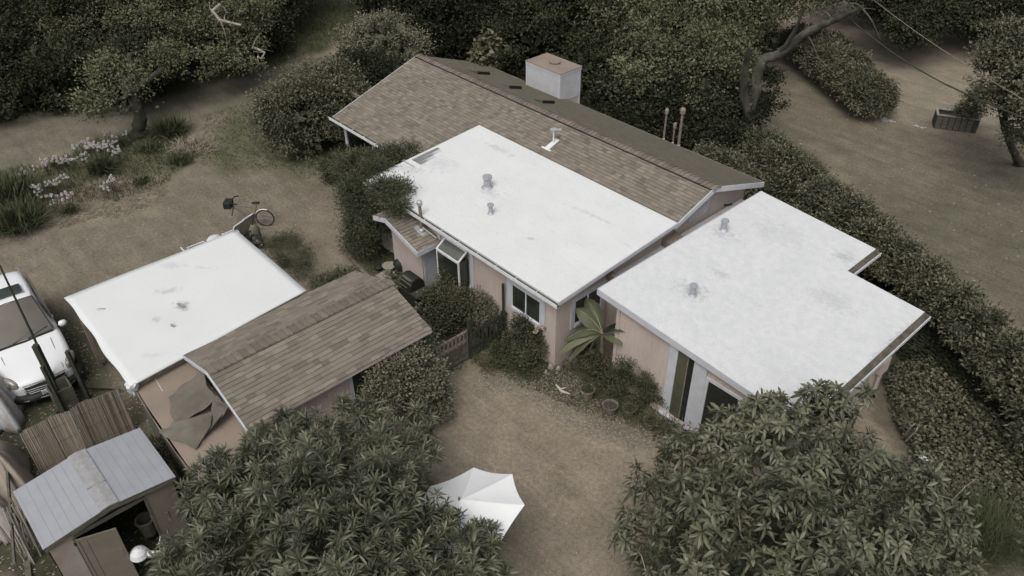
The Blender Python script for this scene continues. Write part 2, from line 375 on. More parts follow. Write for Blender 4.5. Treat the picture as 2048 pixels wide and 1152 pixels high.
Z_SHADE = zone([(800,-50),(1480,-80),(1560,80),(1500,200),(1490,300),(1540,380),(1440,420),(1200,330),(1000,200),(860,110),(820,60)])
Z_OLDYARD = zone([(-200,560),(60,560),(150,640),(210,720),(270,790),(300,840),(420,950),(300,1200),(-400,1200)])
Z_GARDEN = zone([(640,330),(700,320),(720,440),(690,470),(690,500),(750,560),(820,640),(870,760),(960,720),(1020,690),(1110,740),(1110,500),(800,380),(760,340)])
Z_WALLBED = zone([(990,700),(1110,735),(1220,745),(1320,835),(1290,865),(1160,810),(1040,760),(950,730)])
Z_LITTER = zone([(960,735),(1110,745),(1230,830),(1330,870),(1300,900),(1180,860),(1060,800),(960,780)])
Z_RIGHT = zone([(1500,300),(1560,260),(1800,480),(2048,700),(2400,1000),(2300,1300),(1800,1250),(1760,980),(1815,900),(1760,700),(1720,560),(1620,430)])
Z_PATH = zone([(1740,770),(1790,790),(1830,880),(1870,950),(1800,900),(1740,850)])
Z_PATH2 = zone([(1990,1080),(2100,1060),(2200,1300),(1800,1300),(1900,1130)])
Z_TREESHADE1 = zone([(430,1000),(560,910),(700,900),(850,960),(950,1110),(960,1400),(300,1400),(330,1100)])  # ground tinted dark as painted shade behind the left crown's gaps
Z_TREESHADE2 = zone([(1350,960),(1450,900),(1700,900),(1850,980),(1930,1400),(1220,1400),(1260,1120)])  # same painted shade on the ground showing through the right tree
def sdist(P, poly):
    """signed distance to polygon, positive inside"""
    x, y = P[:, 0], P[:, 1]; n = len(poly); ins = np.zeros(len(P), bool); d = np.full(len(P), 1e9)
    for i in range(n):
        a, b = poly[i], poly[(i+1) % n]; e = b-a; t = np.clip(((P-a)@e)/(e@e+1e-12), 0, 1)
        d = np.minimum(d, np.linalg.norm(P-a-t[:, None]*e, axis=1))
        c = ((a[1] > y) != (b[1] > y)); 
        with np.errstate(divide='ignore', invalid='ignore'):
            xi = (b[0]-a[0])*(y-a[1])/(b[1]-a[1])+a[0]
        ins ^= c & (x < xi)
    return np.where(ins, d, -d)
_nz = [(rng.uniform(.15, 2.2), rng.uniform(0, 6.28), rng.uniform(0, 6.28)) for _ in range(18)]
def wob(P, k=0):
    s = np.zeros(len(P))
    for f, a, ph in _nz[k:k+12]: s += np.sin(f*(P[:, 0]*math.cos(a)+P[:, 1]*math.sin(a))*2+ph)/(1+f)
    return s/4
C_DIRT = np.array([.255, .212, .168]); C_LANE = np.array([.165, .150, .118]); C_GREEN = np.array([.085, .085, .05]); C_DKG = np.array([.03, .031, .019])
def tint(P):
    n = len(P); c = np.tile(C_DIRT, (n, 1)); w1 = wob(P)[:, None]; w2 = wob(P, 6)
    c = c*(1+.10*w1)
    far = np.clip((np.linalg.norm(P-np.array([-3, 4]), axis=1)-42)/20, 0, 1)[:, None]; c = c*(1-far)+C_GREEN*far
    def put(z, col, soft, amt=1.0, push=0.0):
        nonlocal c
        a = np.clip((sdist(P, z)+w2*soft*.8+push)/soft+.5, 0, 1)[:, None]*amt
        a = a*a*(3-2*a); c = c*(1-a)+np.array(col)*a
    L = np.clip((P[:, 0]*-1-7)/5, 0, 1)[:, None]*np.clip((6-P[:, 1])/3+1, 0, 1)[:, None]*np.clip(.75+.5*w1, 0, 1)
    c = c*(1-.72*L)+C_LANE*.86*.72*L
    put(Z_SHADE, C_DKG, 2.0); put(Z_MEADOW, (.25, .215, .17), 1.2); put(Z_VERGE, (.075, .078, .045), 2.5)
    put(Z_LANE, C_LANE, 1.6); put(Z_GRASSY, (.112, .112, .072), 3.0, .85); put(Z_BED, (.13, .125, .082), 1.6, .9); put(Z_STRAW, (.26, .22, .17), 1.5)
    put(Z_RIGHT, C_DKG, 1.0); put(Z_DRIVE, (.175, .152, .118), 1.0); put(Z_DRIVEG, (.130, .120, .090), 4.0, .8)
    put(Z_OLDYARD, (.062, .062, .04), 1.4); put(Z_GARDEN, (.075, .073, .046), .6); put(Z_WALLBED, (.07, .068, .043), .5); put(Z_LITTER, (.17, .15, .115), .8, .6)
    put(Z_TREESHADE1, (.05, .047, .031), .7); put(Z_TREESHADE2, (.05, .047, .031), .7); put(Z_PATH, (.15, .128, .098), .5); put(Z_PATH2, (.16, .14, .11), .6)
    return np.clip(c, .01, 1)
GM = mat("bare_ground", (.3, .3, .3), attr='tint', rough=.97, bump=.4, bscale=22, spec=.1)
def sheet(name, P, F, z, kind='structure'):
    me = bpy.data.meshes.new(name); V = np.concatenate([P, np.broadcast_to(z, len(P))[:, None]], 1)
    k = len(F); me.vertices.add(len(V)); me.vertices.foreach_set('co', V.astype(np.float32).ravel())
    me.loops.add(k*4); me.loops.foreach_set('vertex_index', F.astype(np.int32).ravel())
    me.polygons.add(k); me.polygons.foreach_set('loop_start', np.arange(0, k*4, 4, dtype=np.int32)); me.polygons.foreach_set('loop_total', np.full(k, 4, dtype=np.int32))
    a = me.attributes.new('tint', 'FLOAT_COLOR', 'POINT'); col = np.concatenate([tint(P), np.ones((len(P), 1))], 1)
    a.data.foreach_set('color', col.astype(np.float32).ravel()); me.update(calc_edges=True); me.materials.append(GM)
    o = bpy.data.objects.new(name, me); COL.objects.link(o); o['kind'] = kind; return o
def axis_(a, b, s): 
    fine = np.arange(a, b+1e-6, s); g = np.array([3, 8, 20, 45, 90, 180, 400.])
    return np.concatenate([a-g[::-1], fine, b+g])
gx = axis_(-40, 16, .25); gy = axis_(-16, 40, .25)
X, Y = np.meshgrid(gx, gy); P = np.stack([X.ravel(), Y.ravel()], 1)
nx = len(gx); i, j = np.meshgrid(np.arange(nx-1), np.arange(len(gy)-1)); b0 = (j*nx+i).ravel()
F = np.stack([b0, b0+1, b0+nx+1, b0+nx], 1)
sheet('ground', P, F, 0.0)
def zone_sheet(name, poly, z, s=.4):
    lo, hi = poly.min(0), poly.max(0); xs = np.arange(lo[0]-s, hi[0]+s, s); ys = np.arange(lo[1]-s, hi[1]+s, s)
    X, Y = np.meshgrid(xs, ys); P = np.stack([X.ravel(), Y.ravel()], 1); n = len(xs)
    i, j = np.meshgrid(np.arange(n-1), np.arange(len(ys)-1)); b = (j*n+i).ravel(); F = np.stack([b, b+1, b+n+1, b+n], 1)
    cen = P[F].mean(1); F = F[sdist(cen, poly) > 0]; u, inv = np.unique(F, return_inverse=True)
    sheet(name, P[u], inv.reshape(F.shape), z)
zone_sheet('gravel_lane', Z_LANE, .006); zone_sheet('driveway', Z_DRIVE, .006); zone_sheet('meadow', Z_MEADOW, .004)

_c = lambda px, py, z: tuple(at(px, py, z)[:2])
stains(WR, [(*_c(978, 382, 2.93), .55, .35, 0, .6), (*_c(1150, 330, 3.1), 4.6, .55, 0, .5), (*_c(1060, 475, 2.9), .35, .1, .5, .7), (*_c(880, 330, 2.85), 1.2, .7, 0, .35), (*_c(820, 340, 2.82), .9, .6, .4, .5), (*_c(1000, 300, 3.05), 1.4, .2, 0, .5), (*_c(1180, 430, 3.0), 1.8, .12, .1, .45)], (.40, .41, .42), 7)
speckle(WR, 26, .60, .66, (.80, .81, .82)); speckle(WR, 5, .62, .72, (.86, .87, .87), (.3, 3, 1))
stains(WR2, [(*_c(1385, 580, 2.83), .75, .55, .4, .7), (*_c(1448, 470, 2.8), .7, .5, .4, .6), (*_c(1690, 515, 2.65), .5, .45, 0, .8), (*_c(1780, 690, 2.5), 2.2, .22, R_(90), .75), (*_c(1660, 600, 2.6), 1.1, .7, 0, .4), (*_c(1440, 545, 2.8), .5, .25, 0, .6), (*_c(1560, 470, 2.75), 1.6, .9, 0, .3)], (.40, .405, .42), 8)
speckle(WR2, 24, .54, .62, (.90, .91, .92)); speckle(WR2, 60, .60, .66, (.78, .78, .78)); speckle(WALL, 5, .5, .72, (.86, .85, .84), (3, 3, .35))
stains(WRC, [(*_c(365, 612, 2.35), .42, .3, .4, .9), (*_c(340, 585, 2.35), .6, .22, 1.0, .55), (*_c(315, 640, 2.35), .3, .18, 0, .5), (*_c(350, 535, 2.35), .6, .25, .7, .35), (*_c(410, 540, 2.35), .5, .1, .7, .35), (*_c(310, 712, 2.35), .4, .15, 1, .3)], (.36, .37, .385), 6)
speckle(WRC, 30, .62, .68, (.85, .85, .85))
speckle(GM, 1.1, .5, .66, (.86, .87, .86), (.22, 1.5, 1)); speckle(GM, 2.3, .56, .66, (1.16, 1.14, 1.12), (.3, 1.6, 1))

# ------------------------------------------------------------------ main house
S_, ZR, VR = .325, 3.657, 6.753          # slope, ridge height, ridge line
def zg(v): return ZR-S_*abs(v-VR)
def tabs(mb, O, A, B, la, lb, expo=.135, tw=(.13, .28), lift=.028, keep=None, jit=0):
    O, A, B = (np.array(x, float) for x in (O, A, B)); N = np.cross(A, B); N /= np.linalg.norm(N); N *= np.sign(N[2])
    nr = int(round(lb/expo)); ex = lb/nr
    for r in range(nr):
        t = -random.uniform(0, .2)
        while t < la:
            w_ = random.uniform(*tw); a0, a1 = max(t, 0), min(t+w_, la); t += w_
            if a1-a0 < .02: continue
            b0 = r*ex-(.012 if random.random() < .5 else 0); b1 = (r+1)*ex+.02
            c = O+A*(a0+a1)/2+B*b0
            if keep and not keep(c): continue
            h = lift*random.uniform(.8, 1.15)
            p = [O+A*a0+B*b0+N*h, O+A*a1+B*b0+N*h, O+A*a1+B*b1+N*.004, O+A*a0+B*b1+N*.004, O+A*a0+B*b0, O+A*a1+B*b0]
            rr = min(1, max(0, random.gauss(.42, .14))) if random.random() < .8 else random.choice((.05, .15, .7, .85))
            mb.add(p, [(0, 1, 2, 3), (4, 5, 1, 0)], rr)
H = thing('main_house', 'pink house with white flat roof below a long brown shingled gable roof', 'house', (-5, 4, 0))
mb = MB()
mb.prism([(-9.0, .25), (-.3, .25), (-.3, 5.3), (-9.0, 5.3)], 0, lambda x, y: 2.66+.074*y)
mb.prof([(4.0, 0), (9.2, 0), (9.2, zg(9.2)-.1), (VR, ZR-.1), (4.0, zg(4.0)-.1)], 'x', -14.6, -.36)
mb.build('wall', WALL, H)
mb = MB(); mb.prism([(-9.14, 0), (0, 0), (0, 5.02), (-9.14, 5.02)], lambda x, y: 2.67+.0735*y, lambda x, y: 2.752+.0735*y)
fr = mb.build('flat_roof', WR, H, bevel=.012)
mb = MB()
for k in range(1, 6):      # membrane lap seams and folds
    y = k*.9
    mb.prism([(-9.1, y), (-.05, y+.01), (-.05, y+.045), (-9.1, y+.04)], lambda x, y: 2.750+.0735*y, lambda x, y: 2.7555+.0735*y)
mb.build('membrane_seam', WR, fr)
# shingled gable roof: slabs plus single shingles
mb = MB(); th = .07
mb.prism([(-15.1, 2.38), (-9.14, 2.38), (-9.14, VR), (-15.1, VR)], lambda x, y: zg(y)-th, lambda x, y: zg(y))
mb.prism([(-9.14, 4.9), (0, 4.9), (0, VR), (-9.14, VR)], lambda x, y: zg(y)-th, lambda x, y: zg(y))
sl_ = math.hypot(1, S_)
Bs = (0, 1/sl_, S_/sl_)
tabs(mb, (-15.1, 2.36, zg(2.36)+.002), (1, 0, 0), Bs, 15.1, (VR-2.36)*sl_, keep=lambda c: c[0] < -9.2 or c[1] > 4.95)
mb.build('shingle_roof', SHG, H)
mb = MB()
mb.prism([(-15.1, VR), (0, VR), (0, 9.65), (-14.6, 9.65)], lambda x, y: zg(y)-th, lambda x, y: zg(y))
Bn = (0, -1/sl_, S_/sl_)
tabs(mb, (-14.7, 9.66, zg(9.66)+.002), (1, 0, 0), Bn, 14.7, (9.66-VR)*sl_, lift=.016)
mb.build('rear_shingle_roof', SHN, H, label='mossy rear slope of the shingle roof')
mb = MB(); n_ = 88
for k in range(n_):
    x0 = -15.12+k*.1722; x1 = x0+.24; hw = .17; pts = []
    for x, dz in ((x0, .035), (x1, .075)):
        pts += [(x, VR-hw, zg(VR-hw)+dz), (x, VR-.05, ZR-.005+dz), (x, VR+.05, ZR-.005+dz), (x, VR+hw+.04, zg(VR+hw+.04)+dz)]
    pts += [(x1, VR-.05, ZR), (x1, VR+.05, ZR), (x1, VR+hw+.04, zg(VR+hw+.04)), (x1, VR-hw, zg(VR-hw))]
    mb.add(pts, [(0, 4, 5, 1), (1, 5, 6, 2), (2, 6, 7, 3), (4, 11, 8, 5), (5, 8, 9, 6), (6, 9, 10, 7)], random.random())
rc = mb.build('ridge_cap', RIDGE, H)
mb = MB(); mb.add([(-15.1, VR-.165, zg(VR-.165)-.01), (.0, VR-.165, zg(VR-.165)-.01), (.0, VR-.165, zg(VR-.165)+.045), (-15.1, VR-.165, zg(VR-.165)+.045), (-15.1, VR-.2, zg(VR-.2)+.012), (.0, VR-.2, zg(VR-.2)+.012)], [(0, 1, 2, 3), (4, 5, 2, 3)])
mb.build('vent_slot', DARK, rc)
for (u, v) in ((-12.4, 8.04), (-10.4, 7.97), (-8.5, 7.94)):
    mb = MB(); a, b = v-.33, v+.33
    mb.add([(u-.5, a, zg(a)+.02), (u+.02, a, zg(a)+.14), (u+.02, b, zg(b)+.14), (u-.5, b, zg(b)+.02), (u+.02, a, zg(a)), (u+.02, b, zg(b))], [(0, 1, 2, 3), (0, 4, 1), (3, 2, 5)])
    r = mb.build('roof_vent', SHN, H)
    mb = MB(); mb.add([(u+.022, a+.01, zg(a)), (u+.022, b-.01, zg(b)), (u+.022, b-.01, zg(b)+.13), (u+.022, a+.01, zg(a)+.13)], [(0, 1, 2, 3)])
    for k in range(5): mb.box(u+.02, u+.035, a+.06+k*.13, a+.075+k*.13, zg(a)-.03*k-.0, zg(a)+.11-.043*k)
    mb.build('louvre', DARK, r)
# fascias and gutters
mb = MB()
mb.prism([(.003, -.02), (.035, -.02), (.035, 5.0), (.003, 5.0)], lambda x, y: 2.63+.0735*y, lambda x, y: 2.757+.0735*y)
mb.build('fascia', TRIM, H)
mb = MB()
for (v0, z0, v1, z1) in ((4.95, zg(4.95), VR+.01, ZR), (VR-.01, ZR, 9.68, zg(9.68))):
    p = [(0.036, v0, z0-.16), (0.036, v1, z1-.16), (0.036, v1, z1+.02), (0.036, v0, z0+.02), (0.004, v0, z0-.16), (0.004, v1, z1-.16), (0.004, v1, z1+.02), (0.004, v0, z0+.02)]
    mb.add(p, [(0, 1, 2, 3), (7, 6, 5, 4), (3, 2, 6, 7), (0, 4, 5, 1), (0, 3, 7, 4), (1, 5, 6, 2)])
mb.build('rake_board', TRIM, H)
def gutter(par, axis, a0, a1, b, z, out, wdt=.115, lipm=WHT, name='gutter'):
    """open trough along axis at wall-side coordinate b, opening away by sign out"""
    m1 = MB(); m2 = MB()
    o = b+out*wdt
    def bx(m, b0, b1, z0, z1):
        b0, b1 = min(b0, b1), max(b0, b1)
        if axis == 'x': m.box(a0, a1, b0, b1, z0, z1)
        else: m.box(b0, b1, a0, a1, z0, z1)
    bx(m1, o, o-out*.016, z-.11, z+.006); bx(m1, b+out*.004, o-out*.017, z-.113, z-.10)
    k = int((a1-a0)/.8)
    for i in range(1, k):
        t = a0+(a1-a0)*i/k
        if axis == 'x': m1.box(t, t+.02, min(b, o)+.004, max(b, o)-.018, z-.012, z+.001)
        else: m1.box(min(b, o)+.004, max(b, o)-.018, t, t+.02, z-.012, z+.001)
    g = m1.build(name, lipm, par)
    bx(m2, b+out*.012, o-out*.02, z-.099, z-.05); m2.build('trough', GUT, g)
gutter(H, 'x', -9.2, .06, -.004, 2.715, -1)
gutter(H, 'x', -15.25, -9.6, 2.375, 2.235, -1)
mb = MB(); mb.box(-15.15, -9.5, 9.66, 9.70, zg(9.66)-.12, zg(9.66)+.012); mb.box(-9.5, .02, 9.66, 9.70, zg(9.66)-.12, zg(9.66)+.012); mb.build('rear_fascia', WOODT, H)
mb = MB(); mb.beam((-15.12, 2.4, zg(2.4)-.05), (-15.12, VR, ZR-.05), .03, .13); mb.build('rake_board', TRIM, H)
# gable attic vent
mb = MB()
for y in (6.12, 7.0): mb.box(-.36, -.325, y, y+.07, 2.55, 3.25)
mb.box(-.36, -.325, 6.12, 7.07, 2.5, 2.56)
gv = mb.build('attic_vent', TRIM, H); mb = MB()
for k in range(7): mb.beam((-.345, 6.2, 2.62+k*.09), (-.345, 7.0, 2.62+k*.09), .045, .012, up=(.5, 0, 1))
mb.build('louvre', TRIM, gv)
mb = MB(); mb.tube([(-.34, 8.05, 2.35), (-.3, 8.2, 2.3), (-.25, 8.35, 2.3)], .03); mb.build('conduit', WOODD, H)
# windows
def window_y(par, v, u0, u1, z0, z1, tr=.17, muntin=None, botm=.1):
    """window in a wall facing -y at v"""
    m = MB(); p = .035
    m.box(u0, u0+tr, v-p, v, z0, z1); m.box(u1-tr, u1, v-p, v, z0, z1)
    m.box(u0+tr, u1-tr, v-p, v, z1-tr*.85, z1); m.box(u0+tr, u1-tr, v-p-.03, v, z0, z0+botm)
    f = m.build('window', TRIM, par)
    m = MB(); a, b, c, d = u0+tr, u1-tr, z0+botm, z1-tr*.85
    q = .028
    for (x0, x1, y0, y1) in ((a, a+q, c, d), (b-q, b, c, d), (a+q, b-q, c, c+q), (a+q, b-q, d-q, d)): m.box(x0, x1, v-.022, v, y0, y1)
    mm = (a+b)/2 if muntin is None else muntin
    m.box(mm-.02, mm+.02, v-.026, v, c+q, d-q)
    m.build('frame', WHT, f)
    for (x0, x1) in ((a+q, mm-.02), (mm+.02, b-q)):
        m = MB(); m.box(x0, x1, v-.008, v+.002, c+q, d-q); m.build('pane', GLASS, f)
    return f
def window_x(par, u, v0, v1, z0, z1, tr=.16, muntin=None, botm=.1):
    m = MB(); p = .035
    m.box(u, u+p, v0, v0+tr, z0, z1); m.box(u, u+p, v1-tr, v1, z0, z1)
    m.box(u, u+p, v0+tr, v1-tr, z1-tr*.85, z1); m.box(u, u+p+.03, v0+tr, v1-tr, z0, z0+botm)
    f = m.build('window', TRIM, par)
    m = MB(); a, b, c, d = v0+tr, v1-tr, z0+botm, z1-tr*.85; q = .028
    for (x0, x1, y0, y1) in ((a, a+q, c, d), (b-q, b, c, d), (a+q, b-q, c, c+q), (a+q, b-q, d-q, d)): m.box(u, u+.022, x0, x1, y0, y1)
    mm = (a+b)/2 if muntin is None else muntin
    m.box(u, u+.026, mm-.02, mm+.02, c+q, d-q)
    m.build('frame', WHT, f)
    for (x0, x1) in ((a+q, mm-.02), (mm+.02, b-q)):
        m = MB(); m.box(u-.002, u+.008, x0, x1, c+q, d-q); m.build('pane', GLASS, f)
    return f
window_y(H, .25, -2.32, -.72, 1.17, 2.27, .2)
window_x(H, -.3, .83, 2.25, 1.14, 2.22, .15, 1.52)
# projecting garden window
m = MB(); m.box(-5.6, -5.45, .2, .25, .85, 2.33); m.box(-3.98, -3.84, .2, .25, .95, 2.35); m.box(-5.45, -3.98, .2, .25, 2.2, 2.33); m.box(-5.45, -3.98, .2, .25, .85, .95)
gw = m.build('garden_window', TRIM, H)
m = MB(); t = .045
x0, x1, y0, y1, zb, zt = -5.15, -4.1, -.2, .2, 1.0, 2.0
for x in (x0, x1): m.box(x, x+t, y0, y0+t, zb, zt)
m.box(x0+t, x1, y0, y0+t, zt-t, zt); m.box(x0+t, x1, y0, y0+t, zb, zb+t)
m.beam((x0+t/2, y0, zt+.01), (x0+t/2, y1, zt+.28), t, t); m.beam((x1+t/2, y0, zt+.01), (x1+t/2, y1, zt+.28), t, t)
m.box(x0, x1+t, y1-.05, y1-.01, zt+.24, zt+.29); m.box(x0+t, x1, y0-.012, y0+.03, zt+.002, zt+.045)
m.build('frame', WHT, gw)
m = MB(); m.add([(x0, y0, zt+.02), (x1+t, y0, zt+.02), (x1+t, y1, zt+.27), (x0, y1, zt+.27)], [(0, 1, 2, 3)]); m.build('top_pane', GLASSL, gw)
m = MB(); m.box(x0+t, x1, y0+.015, y0+.022, zb+t, zt-t); m.box(x0+.01, x0+.017, y0+t, y1, zb, zt); m.box(x1+.02, x1+.027, y0+t, y1, zb, zt); m.build('pane', GLASS, gw)
# small gabled bump-out
bx0, bx1, bw = -7.35, -5.75, -.35
def zb_(x): return 2.45-.29*abs(x+7.05)
m = MB(); m.prof([(bx0, 0), (bx1, 0), (bx1, zb_(bx1)-.08), (-7.05, 2.36), (bx0, zb_(bx0)-.08)], 'y', bw, .24)
bo = m.build('bump_out', WALL, H)
m = MB()
m.prism([(-7.7, -.72), (-7.05, -.72), (-7.05, .24), (-7.7, .24)], lambda x, y: zb_(x)-.07, lambda x, y: zb_(x)); m.prism([(-7.05, -.72), (-5.42, -.72), (-5.42, .24), (-7.05, .24)], lambda x, y: zb_(x)-.07, lambda x, y: zb_(x))
sl2 = math.hypot(1, .29)
tabs(m, (-5.40, .24, zb_(-5.40)+.002), (0, -1, 0), (-1/sl2, 0, .29/sl2), .96, 1.65*sl2, tw=(.15, .3))
tabs(m, (-7.72, -.72, zb_(-7.72)+.002), (0, 1, 0), (1/sl2, 0, .29/sl2), .96, .67*sl2, tw=(.15, .3))
m.build('shingle_roof', SHG, bo)
m = MB()
for (a, b) in ((-7.74, -7.05), (-7.05, -5.38)):
    m.add([(a, -.755, zb_(a)-.14), (b, -.755, zb_(b)-.14), (b, -.755, zb_(b)+.02), (a, -.755, zb_(a)+.02), (a, -.725, zb_(a)-.14), (b, -.725, zb_(b)-.14), (b, -.725, zb_(b)+.02), (a, -.725, zb_(a)+.02)], [(0, 1, 2, 3), (3, 2, 6, 7), (4, 7, 6, 5), (0, 4, 5, 1), (0, 3, 7, 4), (1, 5, 6, 2)])
m.box(-5.41, -5.38, -.724, .24, zb_(-5.4)-.14, zb_(-5.4)+.025)
m.build('fascia', TRIM, bo)
m = MB(); m.box(-5.75, -5.72, -.3, -.22, 0, 1.95); m.box(-5.75, -5.72, .16, .235, 0, 1.95); m.box(-5.75, -5.72, -.22, .16, 1.87, 1.95); m.box(-5.75, -5.735, -.22, .16, 0, 1.87)
for z in (.25, .8, 1.35):
    for y in (-.17, .01): m.box(-5.735, -5.727, y, y+.13, z, z+.4)
m.build('side_door', TRIM, bo)
# flue pipe over the bump-out
m = MB(); b = (-6.05, -.05, 2.15); m.lathe([(.055, 0), (.05, 1.0)], b, 12)
fl = m.build('flue_pipe', BROWNM, H, smooth=False)
m = MB(); m.lathe([(.06, .96), (.095, 1.0), (.095, 1.1), (.06, 1.14), (.02, 1.16)], b, 12); m.build('flue_cap', METAL, fl); m = MB(); m.lathe([(.1, .05), (.1, .08), (.075, .12), (.052, .15)], b, 12); m.build('flue_collar', METAL, fl)
m = MB(); m.prism([(-6.3, -.2), (-5.85, -.2), (-5.85, .1), (-6.3, .1)], lambda x, y: zb_(x)+.022, lambda x, y: zb_(x)+.03); m.build('flashing', METAL, fl)
m = MB(); m.tube([(-6.05, -.05, 2.75), (-7.0, .15, 2.6)], .008, 5); m.tube([(-6.05, -.05, 2.35), (-5.5, .1, 2.1)], .012, 5); m.build('guy_rod', WHT, fl)
# vents on the flat roof
def vent(par, x, y, z, h, r, base=True, m_=METAL, cap=1.25, name='roof_pipe'):
    m = MB(); m.lathe([(r*1.7, 0), (r*1.5, .02), (r*1.02, .06), (r, .1), (r, h*.78), (r*cap, h*.82), (r*cap*1.06, h*.9), (r*cap, h)] if base else [(r, 0), (r, h*.78), (r*cap, h*.85), (r*cap, h)], (x, y, z), 20)
    v_ = m.build(name, m_, par, smooth=False)
    m = MB(); m.lathe([(r*cap*.8, h-.01), (r*cap*.8, h+.004)], (x, y, z), 20); m.build('vent_opening', METAL, v_)
    return v_
fz = lambda y: 2.752+.0735*y
vent(H, -5.72, 2.45, fz(2.45)-.01, .42, .125)
vent(H, -4.5, 1.52, fz(1.52)-.01, .36, .065, cap=1.5)
# plumbing vent on the gable
x, y = -5.95, 5.68; z = zg(y)
m = MB(); m.lathe([(.03, 0), (.03, .52)], (x, y, z), 10); pv = m.build('vent_pipe', WHT, H)
m = MB(); m.add([(x-.05, y-.06, z+.5), (x+.3, y+.02, z+.60), (x+.26, y+.14, z+.62), (x-.1, y+.08, z+.52)], [(0, 1, 2, 3)]); m.lathe([(.02, .50), (.13, .52), (.13, .55), (.03, .57)], (x, y, z), 14); m.build('vent_cap', METAL, pv)
m = MB()
m.prism([(x-.1, y-.35), (x+.1, y-.35), (x+.1, y+.2), (x-.1, y+.2)], lambda x, y: zg(y)+.026, lambda x, y: zg(y)+.04); m.prism([(x-.22, y-.38), (x+.22, y-.38), (x+.22, y-.32), (x-.22, y-.32)], lambda x, y: zg(y)+.03, lambda x, y: zg(y)+.05)
m.build('flashing', WHT, pv)
# clapboard chimney chase
cx0, cx1, cy0, cy1, cz = -11.1, -9.2, 9.25, 10.4, 3.9
m = MB(); m.box(cx0, cx1, cy0, cy1, 0, cz-.02); ch = m.build('chimney', WALL, H)
m = MB(); z = 2.7
while z < cz-.1:
    m.add([(cx0+.06, cy0-.012, z+.1), (cx1-.06, cy0-.012, z+.1), (cx1-.06, cy0-.03, z), (cx0+.06, cy0-.03, z), (cx0+.06, cy0, z), (cx1-.06, cy0, z)], [(3, 2, 1, 0), (4, 5, 2, 3)])
    m.add([(cx1+.012, cy0+.06, z+.1), (cx1+.012, cy1-.06, z+.1), (cx1+.03, cy1-.06, z), (cx1+.03, cy0+.06, z), (cx1, cy0+.06, z), (cx1, cy1-.06, z)], [(0, 1, 2, 3), (3, 2, 5, 4)])
    z += .1
m.build('clapboard', mat("chimney_clapboard", (.43, .44, .455), (.39, .385, .385), 3, .8), ch)
m = MB()
for (a, b) in ((cx0-.02, cx0+.06), (cx1-.06, cx1+.035)): m.box(a, b, cy0-.035, cy0+.0, 2.6, cz-.12)
m.box(cx1, cx1+.034, cy0+.001, cy0+.06, 2.6, cz-.12); m.box(cx1, cx1+.034, cy1-.06, cy1, 2.3, cz-.12)
m.box(cx0-.03, cx1+.045, cy0-.045, cy0-.0, cz-.12, cz-.021); m.box(cx1, cx1+.045, cy0+.001, cy1+.03, cz-.12, cz-.021)
m.build('corner_trim', TRIM, ch)
m = MB(); m.add([(cx0-.05, cy0-.06, cz), (cx1+.06, cy0-.06, cz), (cx1+.06, cy1+.05, cz), (cx0-.05, cy1+.05, cz), ((cx0+cx1)/2-.2, cy0+.5, cz+.05), ((cx0+cx1)/2+.2, cy0+.5, cz+.05), (cx0-.05, cy0-.06, cz-.02), (cx1+.06, cy0-.06, cz-.02), (cx1+.06, cy1+.05, cz-.02), (cx0-.05, cy1+.05, cz-.02)],
    [(0, 1, 5, 4), (1, 2, 5), (2, 3, 4, 5), (3, 0, 4), (6, 7, 1, 0), (7, 8, 2, 1), (8, 9, 3, 2), (9, 6, 0, 3)]); m.build('chimney_cap', TAR, ch)
m = MB(); m.lathe([(.2, .0), (.2, .07), (.23, .08), (.23, .1), (.05, .12)], ((cx0+cx1)/2+.1, cy0+.55, cz+.02), 18); m.build('chimney_lid', TAR, ch)
# flue pipes rising behind the rear eave
for (px, py, hgt, r) in ((1318, 283, 1.0, .035), (1338, 290, .6, .03), (1353, 293, 1.25, .05)):
    p = at(px, py, 2.68); p = p+(9.78-p[1])*np.array([0, 1, 0]); m = MB(); m.lathe([(r, -2.6), (r, hgt)], p, 10); q = m.build('tall_vent_pipe', BROWNM, H)
    m = MB(); m.lathe([(r*.9, hgt-.02), (r*1.9, hgt), (r*2.1, hgt+.14), (r*1.5, hgt+.2), (r*.4, hgt+.22)], p, 10); m.build('pipe_cap', WOODT, q)
    m = MB(); m.lathe([(r*1.2, 0), (r*1.2, .04)], p, 8); m.build('pipe_strap', WHT, q)
# porch posts and beam
for (x, y) in ((-14.9, 2.75), (-12.9, 2.75), (-14.9, 5.6)):
    m = MB(); m.lathe([(.13, 0), (.13, .35), (.1, .36), (.085, .45), (.065, 1.3), (.07, 1.9), (.085, 2.0), (.085, 2.12)], (x, y, 0), 14); m.box(x-.12, x+.12, y-.12, y+.12, 0, .36); m.build('porch_post', TRIM, H)
m = MB(); m.box(-15.0, -9.1, 2.68, 2.8, 2.1, 2.2); m.build('porch_beam', WOODT, H)
a, b = at(688, 181, 2.45), at(740, 204, 2.45); m = MB(); m.beam(a, b, .09, .14); m.build('projecting_beam', WOODT, H)
# connector to the annex (low white roof) belongs to the house
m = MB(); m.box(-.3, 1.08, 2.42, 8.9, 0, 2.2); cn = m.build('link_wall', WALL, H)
m = MB(); m.box(-.299, 1.07, 2.38, 8.92, 2.2, 2.26); m.build('link_roof', mat("shaded_link_roof", (.46, .45, .46), (.40, .38, .37), 2, .8), cn)

